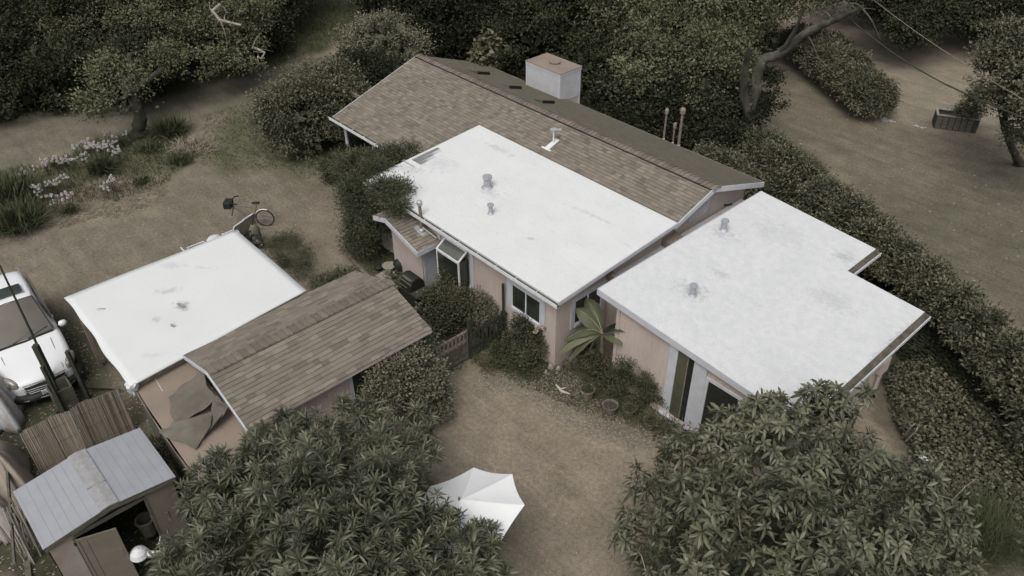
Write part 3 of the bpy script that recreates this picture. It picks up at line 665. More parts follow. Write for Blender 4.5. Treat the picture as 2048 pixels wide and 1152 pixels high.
# ------------------------------------------------------------------ annex
AX = thing('annex', 'pink annex under the L shaped white flat roof with two grey vents', 'annex building', (3.6, 4, 0))
za = lambda x, y: 2.9-.066*(x-.47)
m = MB(); m.prism([(1.1, 1.2), (6.62, 1.2), (6.62, 5.9), (4.25, 5.9), (4.25, 8.4), (1.1, 8.4)], 0, lambda x, y: za(x, y)-.09); m.build('wall', WALL, AX)
POLY = [(.45, 1.08), (6.75, 1.08), (6.75, 7.19), (4.45, 7.19), (4.45, 8.83), (.45, 8.83)]
m = MB(); m.prism(POLY, lambda x, y: za(x, y)-.08, za); arf = m.build('flat_roof', WR2, AX, bevel=.01)
m = MB()
for k in range(1, 8): m.prism([(.5, 1.08+k*.95), (4.4 if k > 6 else 6.7, 1.1+k*.95), (4.4 if k > 6 else 6.7, 1.14+k*.95), (.5, 1.12+k*.95)], lambda x, y: za(x, y)-.002, lambda x, y: za(x, y)+.004)
m.build('membrane_seam', WR2, arf)
m = MB()
m.add([(.44, 1.055, za(.45, 0)-.2), (6.76, 1.055, za(6.75, 0)-.2), (6.76, 1.055, za(6.75, 0)-.004), (.44, 1.055, za(.45, 0)-.004), (.44, 1.078, za(.45, 0)-.2), (6.76, 1.078, za(6.75, 0)-.2), (6.76, 1.078, za(6.75, 0)-.004), (.44, 1.078, za(.45, 0)-.004)], [(0, 1, 2, 3), (3, 2, 6, 7), (0, 4, 5, 1), (0, 3, 7, 4), (1, 5, 6, 2), (7, 6, 5, 4)])
m.box(.425, .448, 1.06, 8.84, 2.72, 2.897)
m.build('fascia', TRIM, AX)
def bgutter(y0, y1, x):
    m = MB(); z = za(x, 0); m.add([(x+.004, y0, z-.02), (x+.17, y0, z-.07), (x+.17, y1, z-.07), (x+.004, y1, z-.02), (x+.17, y0, z-.15), (x+.17, y1, z-.15), (x+.004, y0, z-.15), (x+.004, y1, z-.15)], [(0, 1, 2, 3), (1, 4, 5, 2), (6, 0, 3, 7), (0, 6, 4, 1), (3, 2, 5, 7), (6, 7, 5, 4)])
    g = m.build('gutter', mat("leaf_filled_gutter", (.115, .10, .08), (.055, .055, .038), 5, .9, .5, 40), AX); m = MB(); m.box(x+.172, x+.19, y0, y1, z-.17, z-.055); m.build('gutter_lip', WHT, g)
bgutter(1.05, 7.2, 6.75); bgutter(7.22, 8.84, 4.45)
vent(AX, *(lambda p: (p[0], p[1], za(p[0], 0)-.01))(at(1385, 589, 2.8)), .36, .075, cap=1.35)
vent(AX, *(lambda p: (p[0], p[1], za(p[0], 0)-.01))(at(1446, 466, 2.75)), .36, .085, cap=1.35)
# corner trims, doors
for bb_ in ((1.085, 1.2, 1.165, 1.2, 0, 2.72), (6.52, 6.64, 1.165, 1.2, 0, 2.4), (6.62, 6.65, 5.7, 5.92, 0, 2.38)): m = MB(); m.box(*bb_); m.build('corner_board', WALL, AX)
zt = 2.52
m = MB(); m.box(2.94, 3.2, 1.15, 1.2, .12, zt); m.box(3.2, 3.72, 1.15, 1.2, zt-.08, zt); m.box(3.72, 4.12, 1.15, 1.2, .12, zt-.02); m.box(2.94, 4.12, 1.02, 1.2, .06, .12)
d = m.build('glazed_door', TRIM, AX)
m = MB(); m.box(3.2, 3.52, 1.175, 1.21, .12, zt-.08); m.build('pane', mat("green_door_glass", (.085, .088, .06), (.06, .062, .042), 2, .3), d)
m = MB(); m.box(3.53, 3.72, 1.185, 1.21, .12, zt-.08); m.build('screen', DARK, d)
m = MB(); m.box(3.51, 3.535, 1.16, 1.19, .12, zt-.08); m.build('stile', WOODT, d)
m = MB(); m.box(4.12, 4.2, 1.16, 1.2, .06, 2.1); m.box(5.1, 5.2, 1.16, 1.2, .06, 2.1); m.box(4.2, 5.1, 1.16, 1.2, 2.02, 2.1); d = m.build('doorway', TRIM, AX); m = MB(); m.box(4.2, 5.1, 1.19, 1.205, .06, 2.02); m.build('dark_opening', DARK, d)
m = MB(); m.box(1.2, 6.6, 1.1, 1.19, 0, .14); m.build('plinth', WALL, AX)
# meter box on the east wall
m = MB(); m.box(6.62, 6.78, 5.35, 5.75, 1.3, 1.75); m.tube([(6.7, 5.5, 0), (6.7, 5.5, 1.3)], .03); m.tube([(6.68, 4.9, 0), (6.68, 4.9, 2.2)], .02); m.build('meter_box', WALL, AX, bevel=.01)
# small things on the link roof and on the roofs
p = at(1342, 487, 2.35); m = MB(); q = p-np.array([.0, 0, 0])
m.add([(p[0]-.28, p[1]-.2, 2.27), (p[0]+.3, p[1]-.2, 2.27), (p[0]+.3, p[1]+.45, 2.27), (p[0]-.28, p[1]+.45, 2.27), (p[0]-.3, p[1]-.2, 2.5), (p[0]+.3, p[1]-.2, 2.42), (p[0]+.3, p[1]+.45, 2.42), (p[0]-.3, p[1]+.45, 2.5)], [(4, 5, 6, 7), (0, 1, 5, 4), (1, 2, 6, 5), (2, 3, 7, 6), (3, 0, 4, 7)])
m.build('roof_hatch', WOODT, label='brown slanted wooden hatch in the gap between the two flat roofs', cat='hatch')
p = at(1220, 553, 2.3); m = MB(); m.box(p[0]-.18, p[0]+.3, p[1]-.1, p[1]+.1, 2.262, 2.44); m.build('planter_tray', WOODT, label='small tray of dry plants in the gap beside the front window corner', cat='tray')
# loose ribbed panels on the flat roof
m = MB(); c = np.array([(at(785+i, 318, 2.83)) for i in (0,)][0])
A0, A1, B0, B1 = at(800, 332, 2.84), at(832, 322, 2.84), at(862, 300, 2.87), at(890, 306, 2.88)
a = at(833, 327, 2.85); b = at(884, 303, 2.9); d_ = (b-a)/np.linalg.norm(b-a); nrm_ = np.array([-d_[1], d_[0], 0])
for k, (w_, mm) in enumerate(((-.16, 0), (0, 0), (.17, 0))):
    o = nrm_*w_+np.array([0, 0, .03+k*.012]); m.beam(a+o, b+o, .14, .03)
    for s_ in (-.05, 0, .05): m.beam(a+o+nrm_*s_+[0, 0, .02], b+o+nrm_*s_+[0, 0, .02], .012, .012)
m.build('metal_panel', mat('dull_panel', (.28, .285, .29), (.2, .2, .2), 12, .6), label='stack of narrow ribbed grey panels lying on the white flat roof', cat='roof panel')
a = at(806, 322, 2.82); b = at(832, 336, 2.82); m = MB(); m.beam(a+[0, 0, .03], b+[0, 0, .03], .12, .04); m.build('wood_offcut', WOODT, label='short brown board on the white roof beside the grey panels', cat='board')

# ------------------------------------------------------------------ garage
G = thing('garage', 'low garage with a brown shingled gable roof beside the white carport', 'garage', (-3.7, -5.5, 0))
gW, gR, gE, g0, g1, gze, gzr = -5.48, -3.66, -1.88, -8.25, -2.9, 2.3, 2.88
gs = (gzr-gze)/(gE-gR); zg2 = lambda x: gzr-gs*abs(x-gR)
m = MB(); m.prof([(gW+.2, 0), (gE-.28, 0), (gE-.28, zg2(gE-.28)-.1), (gR, gzr-.1), (gW+.2, zg2(gW+.2)-.1)], 'y', g0+.25, g1-.15); m.build('wall', WALL, G)
m = MB(); m.prism([(gW, g0), (gR, g0), (gR, g1), (gW, g1)], lambda x, y: zg2(x)-.07, lambda x, y: zg2(x)); m.prism([(gR, g0), (gE, g0), (gE, g1), (gR, g1)], lambda x, y: zg2(x)-.07, lambda x, y: zg2(x))
s3 = math.hypot(1, gs)
tabs(m, (gE+.02, g1, zg2(gE+.02)+.002), (0, -1, 0), (-1/s3, 0, gs/s3), g1-g0, (gE-gR)*s3, lift=.028, tw=(.16, .42))
tabs(m, (gW-.02, g0, zg2(gW-.02)+.002), (0, 1, 0), (1/s3, 0, gs/s3), g1-g0, (gR-gW)*s3, lift=.02, tw=(.16, .42))
m.build('shingle_roof', SHG, G)
m = MB(); n_ = 31
for k in range(n_):
    y1 = g0+.02+k*.172; y0 = y1+.24; hw = .16; pts = []
    for y, dz in ((y1, .105), (y0, .03)):
        pts += [(gR+hw, y, zg2(gR+hw)+dz), (gR+.05, y, gzr+dz-.005), (gR-.05, y, gzr+dz-.005), (gR-hw-.05, y, zg2(gR-hw-.05)+dz)]
    pts += [(gR+hw, y0, zg2(gR+hw)), (gR+.05, y0, gzr), (gR-.05, y0, gzr), (gR-hw-.05, y0, zg2(gR-hw-.05)), (gR+hw, y1, zg2(gR+hw)+.0)]
    pts += [(gR+.05, y1, gzr), (gR-.05, y1, gzr), (gR-hw-.05, y1, zg2(gR-hw-.05))]
    m.add(pts, [(0, 4, 5, 1), (1, 5, 6, 2), (2, 6, 7, 3), (4, 8, 9, 5), (5, 9, 10, 6), (6, 10, 11, 7), (0, 12, 8, 4), (0, 1, 13, 12), (1, 2, 14, 13), (2, 3, 15, 14)], .2+random.random()*.5)
m.build('ridge_cap', SHG, G)
m = MB()
for (a, b) in ((gW-.06, gR), (gR, gE+.04)):
    m.add([(a, g0-.035, zg2(a)-.09), (b, g0-.035, zg2(b)-.09), (b, g0-.035, zg2(b)+.02), (a, g0-.035, zg2(a)+.02), (a, g0-.004, zg2(a)-.09), (b, g0-.004, zg2(b)-.09), (b, g0-.004, zg2(b)+.02), (a, g0-.004, zg2(a)+.02)], [(0, 1, 2, 3), (3, 2, 6, 7), (0, 4, 5, 1), (0, 3, 7, 4), (1, 5, 6, 2), (4, 7, 6, 5)])
m.build('rake_board', TRIM, G)
m = MB(); m.box(gE-.0, gE+.025, g0, g1, gze-.12, gze-.015); m.build('eave_board', WALL, G)
m = MB(); z = .1; xe = gE-.28
while z < 2.1:
    m.add([(xe+.01, g0+.25, z+.13), (xe+.01, g1-.15, z+.13), (xe+.03, g1-.15, z), (xe+.03, g0+.25, z), (xe, g0+.25, z), (xe, g1-.15, z)], [(0, 3, 2, 1), (3, 4, 5, 2)]); z += .13
m.build('lap_siding', WALL, G)
m = MB(); vd = -5.4; m.box(xe, xe+.06, vd, vd+.1, 0, 2.05); m.box(xe, xe+.06, vd+.1, vd+1.0, 1.95, 2.05); m.box(xe, xe+.06, vd+1.0, vd+1.1, 0, 2.05); dd = m.build('side_door', TRIM, G); m = MB(); m.box(xe, xe+.035, vd+.1, vd+1.0, 0, 1.95); m.build('door_panel', GLASS, dd)
m = MB(); m.tube([(gE+.02, -6.3, 2.17), (gE+.12, -6.3, 2.12), (gE+.14, -6.22, 2.1)], .018, 6); m.build('eave_hook', WOODD, G)

# ------------------------------------------------------------------ carport
K = thing('carport', 'open carport with a flat white sheet roof next to the parked car', 'carport', (-7.5, -7, 0))
c4 = [at(129, 598, 2.38), at(473, 462, 2.38), at(613, 583, 2.33), at(262, 775, 2.33)]
m = MB(); NX = 26
rows = []
for i in range(NX+1):
    r = []
    for j in range(NX+1):
        s, t = i/NX, j/NX; p = (1-s)*((1-t)*c4[0]+t*c4[1])+s*((1-t)*c4[3]+t*c4[2])
        p = p+np.array([0, 0, -.05*math.exp(-((s-.55)**2+(t-.42)**2)/.02)+.012*math.sin(9*s+3*t)*math.sin(7*t)])
        if j == 0: p = p+(c4[1]-c4[0])/5*(.045*math.sin(6*s)+.03*math.sin(17*s))*.6
        r.append(p)
    rows.append(r)
m.grid(rows); m.build('roof_sheet', WRC, K, smooth=True, solid=.05)
cp = lambda s, t, z: tuple(((1-s)*((1-t)*c4[0]+t*c4[1])+s*((1-t)*c4[3]+t*c4[2]))[:2])+(z,)
m = MB()
for (s, t) in ((.08, .03), (.93, .06), (.05, .5), (.05, .95), (.95, .95), (.5, .95)): m = MB(); m.beam(cp(s, t, 0), cp(s, t, 2.28), .1, .1); m.build('post', WOODT, K)
m = MB()
for t in (.06, .5, .94): m.beam(cp(.02, t, 2.27), cp(.98, t, 2.23), .07, .12)
for s in (.04, .28, .52, .76, .97): m.beam(cp(s, .03, 2.18), cp(s, .97, 2.18), .05, .1)
m.build('rafter', WOODT, K)
m = MB(); P_ = []
c = at(264, 772, 2.25)
for i in range(7):
    P_.append([c+np.array([.16*math.cos(j)*(1-.1*i)+.03*math.sin(5*j+i*2), .16*math.sin(j)*(1-.1*i)+.03*math.cos(4*j+i), .08-.06*i+.02*math.sin(3*j+i)]) for j in np.linspace(0, 6.28, 13)])
m.grid(P_); m.add([c+np.array([0, 0, .1])]+[P_[0][j] for j in range(13)], [(0, j+1, j+2) for j in range(12)]); m.build('gathered_corner', WRC, K, smooth=True)
for (px, py, a_, l_) in ((203, 621, .9, .12), (362, 612, .3, .16), (346, 653, .2, .09)):
    p = at(px, py, 2.38); m = MB(); m.grid([[p+np.array([math.cos(a_)*l_*t-math.sin(a_)*w_*(.045 if abs(t) < .5 else .015), math.sin(a_)*l_*t+math.cos(a_)*w_*(.045 if abs(t) < .5 else .015), .03+.02*abs(w_)]) for t in (-1, -.4, .4, 1)] for w_ in (-1, 0, 1)])
    m.build('fallen_leaf', LF_LIT, group='leaves on the carport roof', label={203: 'small brown leaf near the left edge of the white carport roof', 362: 'long brown leaf at the middle of the white carport roof', 346: 'round brown leaf below the middle of the white carport roof'}[px], cat='leaf')

# ------------------------------------------------------------------ lean-to
L = thing('lean_to', 'lean-to with a flat brown tar paper roof between the carport and the garage', 'lean-to', (-3.5, -9, 0))
pl = [tuple(at(x, y, 2.1)[:2]) for x, y in ((262, 764), (290, 810), (320, 862), (372, 930), (430, 985), (540, 900), (482, 846), (400, 745), (362, 702), (330, 716))]
m = MB(); m.prism(pl, 2.04, 2.1); m.build('roof', TAR, L)
m = MB(); m.beam((*pl[0], 2.03), (*pl[1], 2.03), .04, .14); m.beam((*pl[1], 2.03), (*pl[3], 2.03), .04, .14); m.beam((*pl[3], 2.03), (*pl[4], 2.03), .04, .14); m.build('fascia', WOODT, L)
m = MB(); m.prism([tuple(np.array(p)*.95+np.array([-3.6, -8.9])*.05) for p in pl], 0, 2.03); m.build('wall', WOOD, L)
m = MB(); a, b = at(303, 745, 2.104), at(325, 782, 2.104); m.beam(a, b, .012, .006); m.build('chalk_line', WHT, L)
def cloth(px4, z4, n, amp, f=3.0, sd_=0):
    q = [at(x, y, z) for (x, y), z in zip(px4, z4)]; rows = []
    for i in range(n+1):
        r = []
        for j in range(n+1):
            s, t = i/n, j/n; p = (1-s)*((1-t)*q[0]+t*q[1])+s*((1-t)*q[3]+t*q[2])
            r.append(p+np.array([.03*math.sin(11*t+sd_), .03*math.sin(9*s+sd_), amp*abs(math.sin(f*s*2+2*t+sd_))*math.sin(math.pi*min(1, .15+t))+amp*.5*math.sin(7*t-5*s+sd_)]))
        rows.append(r)
    return rows
sc_ = thing('shade_cloth', 'dark crumpled shade cloth draped over the brown lean-to roof', 'shade cloth', tuple(at(390, 810, 2.12)))
m = MB(); m.grid(cloth(((336, 795), (402, 742), (432, 800), (350, 858)), (2.15, 2.4, 2.4, 2.13), 24, .02, 6.0)); m.build('cloth', TARP, sc_, solid=.004)
m = MB(); m.grid(cloth(((315, 866), (350, 845), (458, 812), (393, 897)), (2.14, 2.25, 2.36, 2.14), 24, .03, 5.0, 2)); m.build('cloth_fold', TARP, sc_, solid=.004)
m = MB(); m.grid(cloth(((424, 790), (434, 795), (462, 812), (424, 858)), (2.5, 2.55, 2.45, 2.3), 8, .04, 2, 1)); m.build('cloth_fold', TARP, sc_, solid=.004)
m = MB(); m.tube([at(425, 745, 2.6), at(428, 800, 2.42), at(422, 852, 2.3), at(395, 895, 2.16)], .012, 5); m.tube([at(425, 855, 2.35), at(458, 812, 2.45)], .012, 5); m.build('cord', DARK, sc_)

# ------------------------------------------------------------------ shed
D = thing('garden_shed', 'small metal shed with a pale grey ribbed roof and one door ajar', 'shed', (-2.85, -11.4, 0))
su0, su1, sv0, sv1, svm, sze, szr = -3.84, -1.86, -12.81, -10.03, -11.42, 2.1, 2.28
zs = lambda v: szr-(szr-sze)*abs(v-svm)/1.39
m = MB(); m.prism([(su0, sv0), (su1, sv0), (su1, svm), (su0, svm)], lambda x, y: zs(y)-.03, lambda x, y: zs(y)); m.prism([(su0, svm), (su1, svm), (su1, sv1), (su0, sv1)], lambda x, y: zs(y)-.03, lambda x, y: zs(y))
rf = m.build('roof', METALR, D)
m = MB(); cols = np.linspace(sv0+.06, sv1-.06, 15)
for v in cols:
    if abs(v-svm) < .16: continue
    m.prism([(su0+.01, v-.0035), (su1-.01, v-.0035), (su1-.01, v+.0035), (su0+.01, v+.0035)], lambda x, y: zs(y)-.002, lambda x, y: zs(y)+.005)
m.build('rib', mat("brown_rib_metal", (.30, .28, .26), (.28, .25, .22), 30, .7), rf)  # ribs in a slightly browner metal than the roof sheets
m = MB(); m.prism([(su0-.005, svm-.19), (su1+.005, svm-.19), (su1+.005, svm), (su0-.005, svm)], lambda x, y: zs(y)+.012, lambda x, y: zs(y)+.03); m.prism([(su0-.005, svm), (su1+.005, svm), (su1+.005, svm+.19), (su0-.005, svm+.19)], lambda x, y: zs(y)+.012, lambda x, y: zs(y)+.03)
m.box(-2.62, -2.6, svm-.19, svm+.19, zs(svm)+.005, zs(svm)+.034)
m.build('ridge_cap', mat("dusty_ridge_metal", (.30, .305, .31), (.25, .245, .235), 12, .8), rf)
m = MB()
for (a, b, c_, d_) in ((sv0+.02, svm, 0, 1), (svm, sv1-.02, 0, 1)):
    m.add([(su1+.004, a, zs(a)-.14), (su1+.004, b, zs(b)-.14), (su1+.004, b, zs(b)-.005), (su1+.004, a, zs(a)-.005), (su1-.03, a, zs(a)-.14), (su1-.03, b, zs(b)-.14)], [(0, 1, 2, 3), (0, 4, 5, 1)])
m.build('fascia', WOOD, D)
m = MB(); e = .06
m.box(su0+e, su0+e+.02, sv0+e, sv1-e, 0, 2.05); m.box(su0+e+.02, su1-e, sv0+e, sv0+e+.02, 0, 2.05); m.box(su0+e+.02, su1-e, sv1-e-.02, sv1-e, 0, 2.05)
m.build('wall', mat("shed_grey_brown_wall", (.2, .175, .145), (.155, .14, .115), 3, .8), D)
fx = su1-e-.02
m = MB(); m.box(fx, fx+.02, sv0+e, -12.25, 0, 1.98); m.build('front_panel', mat("shed_pale_panel", (.33, .30, .27), (.27, .22, .18), 2, .8), D)
m = MB(); m.box(fx, fx+.02, -10.75, sv1-e, 0, 1.98); m.build('front_panel', DOORW, D)
m = MB(); m.box(fx, fx+.025, -12.25, -10.75, 1.88, 1.98); m.box(fx-.01, fx+.03, -12.28, -12.22, 0, 1.9); m.box(fx-.01, fx+.03, -10.78, -10.72, 0, 1.9); m.build('door_frame', WOOD, D)
p0 = at(150, 1064, 1.86); p1 = at(231, 1040, 1.86); dv = (p1-p0); dv[2] = 0; 
m = MB(); a = np.array([fx+.04, -12.24, 0]); L_ = np.linalg.norm(dv); e_ = dv/L_; nn = np.array([e_[1], -e_[0], 0])
def slab(m, o, e_, L_, z0, z1, t): 
    q = [o, o+e_*L_, o+e_*L_+nn*t, o+nn*t]; m.prism([(p[0], p[1]) for p in q], z0, z1)
slab(m, a, e_, L_, .03, 1.86, .02); dr = m.build('door', DOORW, D)
m = MB(); slab(m, a+nn*.021, e_, L_, 1.80, 1.86, .012); slab(m, a+nn*.021, e_, .05, .03, 1.8, .012); slab(m, a+nn*.021+e_*(L_-.05), e_, .05, .03, 1.8, .012); slab(m, a+nn*.021+e_*.18, e_, .012, .03, 1.8, .008); slab(m, a+nn*.021+e_*(L_-.14), e_, .09, 1.0, 1.2, .02); m.build('door_rail', DOORW, dr)
m = MB(); m.box(fx+.02, fx+.06, -12.3, -12.24, 1.7, 1.76); m.build('hinge', BLK, dr)
# stored things in the shed doorway
m = MB(); c = at(280, 1112, .75); m.lathe([(.17, 0), (.2, .05), (.17, .16), (.1, .23), (.02, .26)], c, 16); m.tube([c+np.array([.05, .1, .05]), c+np.array([.2, .28, .03]), c+np.array([.22, .4, .0])], [.07, .06, .04], 8); m.tube([c+np.array([-.05, -.1, .18]), c+np.array([.02, 0, .3]), c+np.array([.1, .1, .2])], .012, 6)
m.build('plastic_jug', WHT, smooth=False, label='white plastic jug inside the shed doorway', cat='jug')
m = MB(); c = at(300, 1065, .3); m.lathe([(.16, 0), (.2, .45), (.22, .46), (.22, .5), (.17, .5), (.15, .1)], c, 14); m.build('bucket', WOOD, label='dull brown bucket in the dark shed interior', cat='bucket')
m = MB(); c = at(330, 1075, .2); 
for k in range(4): m.beam(c+np.array([.05*k, .07*k, -.15]), c+np.array([.1+.05*k, .1*k-.1, 1.0]), .05, .02)
m.build('plank_bundle', WOODT, label='leaning planks just inside the right side of the shed', cat='planks')
m = MB(); c = at(322, 1100, .5); m.beam(c-[0, 0, .5], c+np.array([.03, .05, .35]), .2, .02); m.build('white_board', WHT, label='narrow white board standing at the right edge of the shed opening', cat='board')
m = MB()
for k in range(14):
    c = at(62+rng.uniform(-18, 22), 1105+rng.uniform(-25, 25), .0); m.tube([c, c+np.array([rng.uniform(-.25, .1), rng.uniform(-.1, .25), rng.uniform(1.1, 1.7)])], .018, 6, rnd=rng.uniform())
m.build('stick_bundle', mat("pale_sticks", (.38, .36, .32), (.12, .11, .085), 3, .9, attr='rnd'), label='bundle of pale sticks and canes leaning by the left side of the shed', cat='sticks')
m = MB(); c0, c1 = at(42, 985, 0.05), at(60, 1180, .05); m.beam(c0, c1, .12, .07); m.beam(c0+[0, 0, .9], c1+[0, 0, .9], .05, .1); 
for t in (0, .5, 1): q = c0*(1-t)+c1*t; m.beam(q, q+[0, 0, 1.0], .09, .09)
m.build('rail_fence', WOOD, label='low weathered rail fence running down beside the shed', cat='fence')
# reed screens
for k, (va, vb, lab) in enumerate(((-12.17, -11.02, 'left hand panel of pale reed screening behind the shed roof'), (-10.98, -9.78, 'right hand panel of darker reed screening behind the shed roof'))):
    T = thing('reed_screen', lab, 'reed screen', (-6.2, (va+vb)/2, 0), 'reed screens')
    m = MB(); v = va; i = 0
    while v < vb:
        h = 1.58+.06*math.sin(3.2*(v-va)/(vb-va)+k)+rng.uniform(-.015, .015); x = -6.2+.02*math.sin(9*v)+rng.uniform(-.008, .008)
        r = rng.uniform(.008, .014); m.tube([(x, v, .02), (x+rng.uniform(-.01, .01), v+rng.uniform(-.008, .008), h)], r, 5, rnd=float(np.clip(rng.normal(.25+.3*k, .25), 0, 1)), caps=False); v += r*1.75
    m.build('reeds', REED, T)
    m = MB()
    for z in (.25, .8, 1.3): m.tube([(-6.183, va, z), (-6.183, vb, z)], .004, 4)
    m.build('binding_wire', WOODD, T)
    m = MB(); m.beam((-6.25, va+.03, 0), (-6.25, va+.03, 1.66), .07, .07); m.build('post', WOODD, T)
# upright timbers by the car
for (px, py, h, w_, lab) in ((131, 828, 1.78, .09, 'short upright timber post nearest the licence plate'), (124, 800, 2.05, .15, 'thick dark upright timber in front of the car'), (178, 798, 1.8, .10, 'right hand upright timber by the carport side of the car')):
    p = at(px, py, 0); m = MB(); m.beam(p, p+[0.02, -.02, h], w_, w_*.8); m.box(p[0]-w_*.38, p[0]+w_*.38, p[1]-w_*.38, p[1]+w_*.38, h, h+.012); m.build('timber_post', WOODD, label=lab, cat='post', group='timber posts by the car')
p = at(122, 790, 0); m = MB(); m.tube([p, p+[0, 0, 3.0], p+[.03, 0, 5.2]], [.035, .03, .02], 8); m.build('tall_pole', WOODD, label='thin tall dark pole rising in front of the white car', cat='pole')
m = MB(); a, b = at(62, 885, .08), at(126, 808, .1); m.beam(a, b, .08, .05); m.beam(at(90, 868, .1), at(160, 835, .14), .1, .06); m.build('fallen_planks', WOODD, label='crossed planks lying on the dark ground behind the reed screens', cat='planks')
m = MB(); a, b = at(172, 776, .15), at(240, 780, .15); m.beam(a, b, .04, .04); m.build('dark_bar', BLK, label='thin black bar on the ground under the carport edge', cat='bar')
p = at(135, 810, 0); T = thing('open_crate', 'open wooden crate between the timber posts', 'crate', p)
m = MB(); s = .27
m.box(p[0]-s, p[0]+s, p[1]-s, p[1]-s+.03, .0, .75); m.box(p[0]-s, p[0]+s, p[1]+s-.03, p[1]+s, 0, .75); m.box(p[0]-s, p[0]-s+.03, p[1]-s+.03, p[1]+s-.03, 0, .75); m.box(p[0]+s-.03, p[0]+s, p[1]-s+.03, p[1]+s-.03, 0, .75); m.box(p[0]-s+.03, p[0]+s-.03, p[1]-s+.03, p[1]+s-.03, .3, .33); m.build('crate_side', WOOD, T)
m = MB(); m.box(p[0]-.12, p[0]+.15, p[1]-.1, p[1]+.12, .33, .45); m.build('content', WOODT, T)
# tarp covered heaps at the left edge
def heap(cx, cy, rx, ry, h, rot, seed, fl=1.0):
    r_ = np.random.default_rng(seed); ph = r_.uniform(0, 6.28, 8); rows = []
    for i in range(17):
        rr = i/16; row = []
        for j in range(41):
            t = 2*math.pi*j/40; k = 1+.10*math.sin(5*t+ph[0])+.07*math.sin(9*t+ph[1])
            fold = .05*math.sin(14*t+ph[2])*rr+.03*math.sin(23*t+ph[3]+6*rr)*rr
            x = rx*rr*k*math.cos(t); y = ry*rr*k*math.sin(t); z = h*(1-rr**2.6)*(1+.08*math.sin(4*t+ph[4]))+fold*.8
            row.append((cx+x*math.cos(rot)-y*math.sin(rot)+fold*.6*math.cos(t), cy+x*math.sin(rot)+y*math.cos(rot)+fold*.6*math.sin(t), max(z, .02)))
        rows.append(row)
    m = MB(); m.grid(rows); return m
p = at(-22, 790, .6); heap(p[0], p[1], 1.25, .62, 1.35, .1, 3).build('tarp_bundle', TARPG, label='bundle under a pale grey crumpled tarp in front of the car', cat='tarp heap', solid=.01, smooth=True)
p = at(0, 930, .6); heap(p[0], p[1], 1.7, .55, 1.2, .1, 5).build('tarp_bundle', mat("tan_tarp", (.27, .225, .185), (.19, .165, .135), 2, .8, .4, 8), label='long heap under a tan tarp at the left edge beside the reed screen', cat='tarp heap', solid=.01, smooth=True)
p = at(-30, 1010, .5); heap(p[0], p[1], 1.1, .5, .8, .1, 9).build('tarp_bundle', mat("light_tarp", (.36, .34, .32), (.26, .235, .21), 2, .8, .4, 8), label='lower light tarp heap at the left edge above the shed corner', cat='tarp heap', solid=.01, smooth=True)

# ------------------------------------------------------------------ car
CAR = thing('parked_car', 'white minivan parked nose first beside the carport', 'car', (-11.55, -11.02, 0), rz=R_(-3))
CAR.location = (-11.38, -10.9, 0)
ST = [(2.44, .40, .42, .48, .58, .40, .70), (2.36, .72, .24, .74, .64, .60, .80), (2.1, .86, .22, .87, .76, .72, .92), (1.6, .91, .2, .92, .88, .79, 1.02), (1.1, .93, .2, .94, .96, .82, 1.10), (.82, .93, .2, .94, 1.0, .82, 1.14),
      (.3, .93, .2, .94, 1.03, .76, 1.47), (-.22, .93, .2, .94, 1.05, .70, 1.72), (-.8, .93, .2, .94, 1.05, .72, 1.79), (-1.5, .93, .2, .94, 1.05, .72, 1.79), (-2.1, .92, .22, .93, 1.05, .70, 1.72), (-2.36, .90, .25, .91, 1.05, .66, 1.45), (-2.46, .84, .35, .86, .95, .62, 1.1)]
def ring(st, off=0.0):
    x, a, z0, b, z1, c, z2 = st; z1 = min(z1, z2-.05)
    h = [(0, z0), (a*.8, z0), (a, z0+.12), (b, (z0+z1)/2), (b-.005, z1), (b-.05 if z2-z1 > .3 else b-.03, z1+.04), (c+.03, z2-.10 if z2-z1 > .3 else z2-.03), (c-.06, z2-.015), (c*.5, z2+.02), (0, z2+.03)]
    return [(x, y, z) for y, z in h]+[(x, -y, z) for y, z in h[-2:0:-1]]
m = MB(); rr = [ring(s) for s in ST]; n_ = len(rr[0]); vs = [p for r in rr for p in r]
fs = [(i*n_+j, i*n_+(j+1) % n_, (i+1)*n_+(j+1) % n_, (i+1)*n_+j) for i in range(len(rr)-1) for j in range(n_)]+[tuple(range(n_-1, -1, -1)), tuple((len(rr)-1)*n_+j for j in range(n_))]
m.add(vs, fs); body = m.build('body', CARW, CAR, smooth=True)
body.modifiers.new("sub", 'SUBSURF').levels = 1; body.modifiers["sub"].render_levels = 2
def patch(name, mt, corners, nu=8, bulge=.0, par=CAR, solid=0):
    a, b, c, d = (np.array(x, float) for x in corners); m = MB(); rows = []
    nm = np.cross(b-a, d-a); nm /= np.linalg.norm(nm)
    for i in range(nu+1):
        rows.append([(1-i/nu)*((1-j/nu)*a+j/nu*b)+i/nu*((1-j/nu)*d+j/nu*c)+nm*bulge*(1-(2*j/nu-1)**2) for j in range(nu+1)])
    m.grid(rows); return m.build(name, mt, par, smooth=True, solid=solid)
ws = patch('windscreen', CARG, ((.90, -.84, 1.145), (.90, .84, 1.145), (-.20, .69, 1.772), (-.20, -.69, 1.772)), bulge=.05)
m = MB(); m.tube([(.92, -.76, 1.15), (.99, 0, 1.165), (.92, .76, 1.15)], .03, 6); m.tube([(.86, .78, 1.17), (-.2, .665, 1.775)], .016, 6); m.tube([(.86, -.78, 1.17), (-.2, -.665, 1.775)], .016, 6); m.tube([(-.2, -.66, 1.78), (-.18, 0, 1.835), (-.2, .66, 1.78)], .012, 6); m.build('windscreen_seal', BLK, CAR)
m = MB(); m.tube([(.93, -.3, 1.18), (.75, .35, 1.27)], .012, 5); m.tube([(.93, .1, 1.18), (.78, .66, 1.25)], .012, 5); m.build('wiper', BLK, ws)
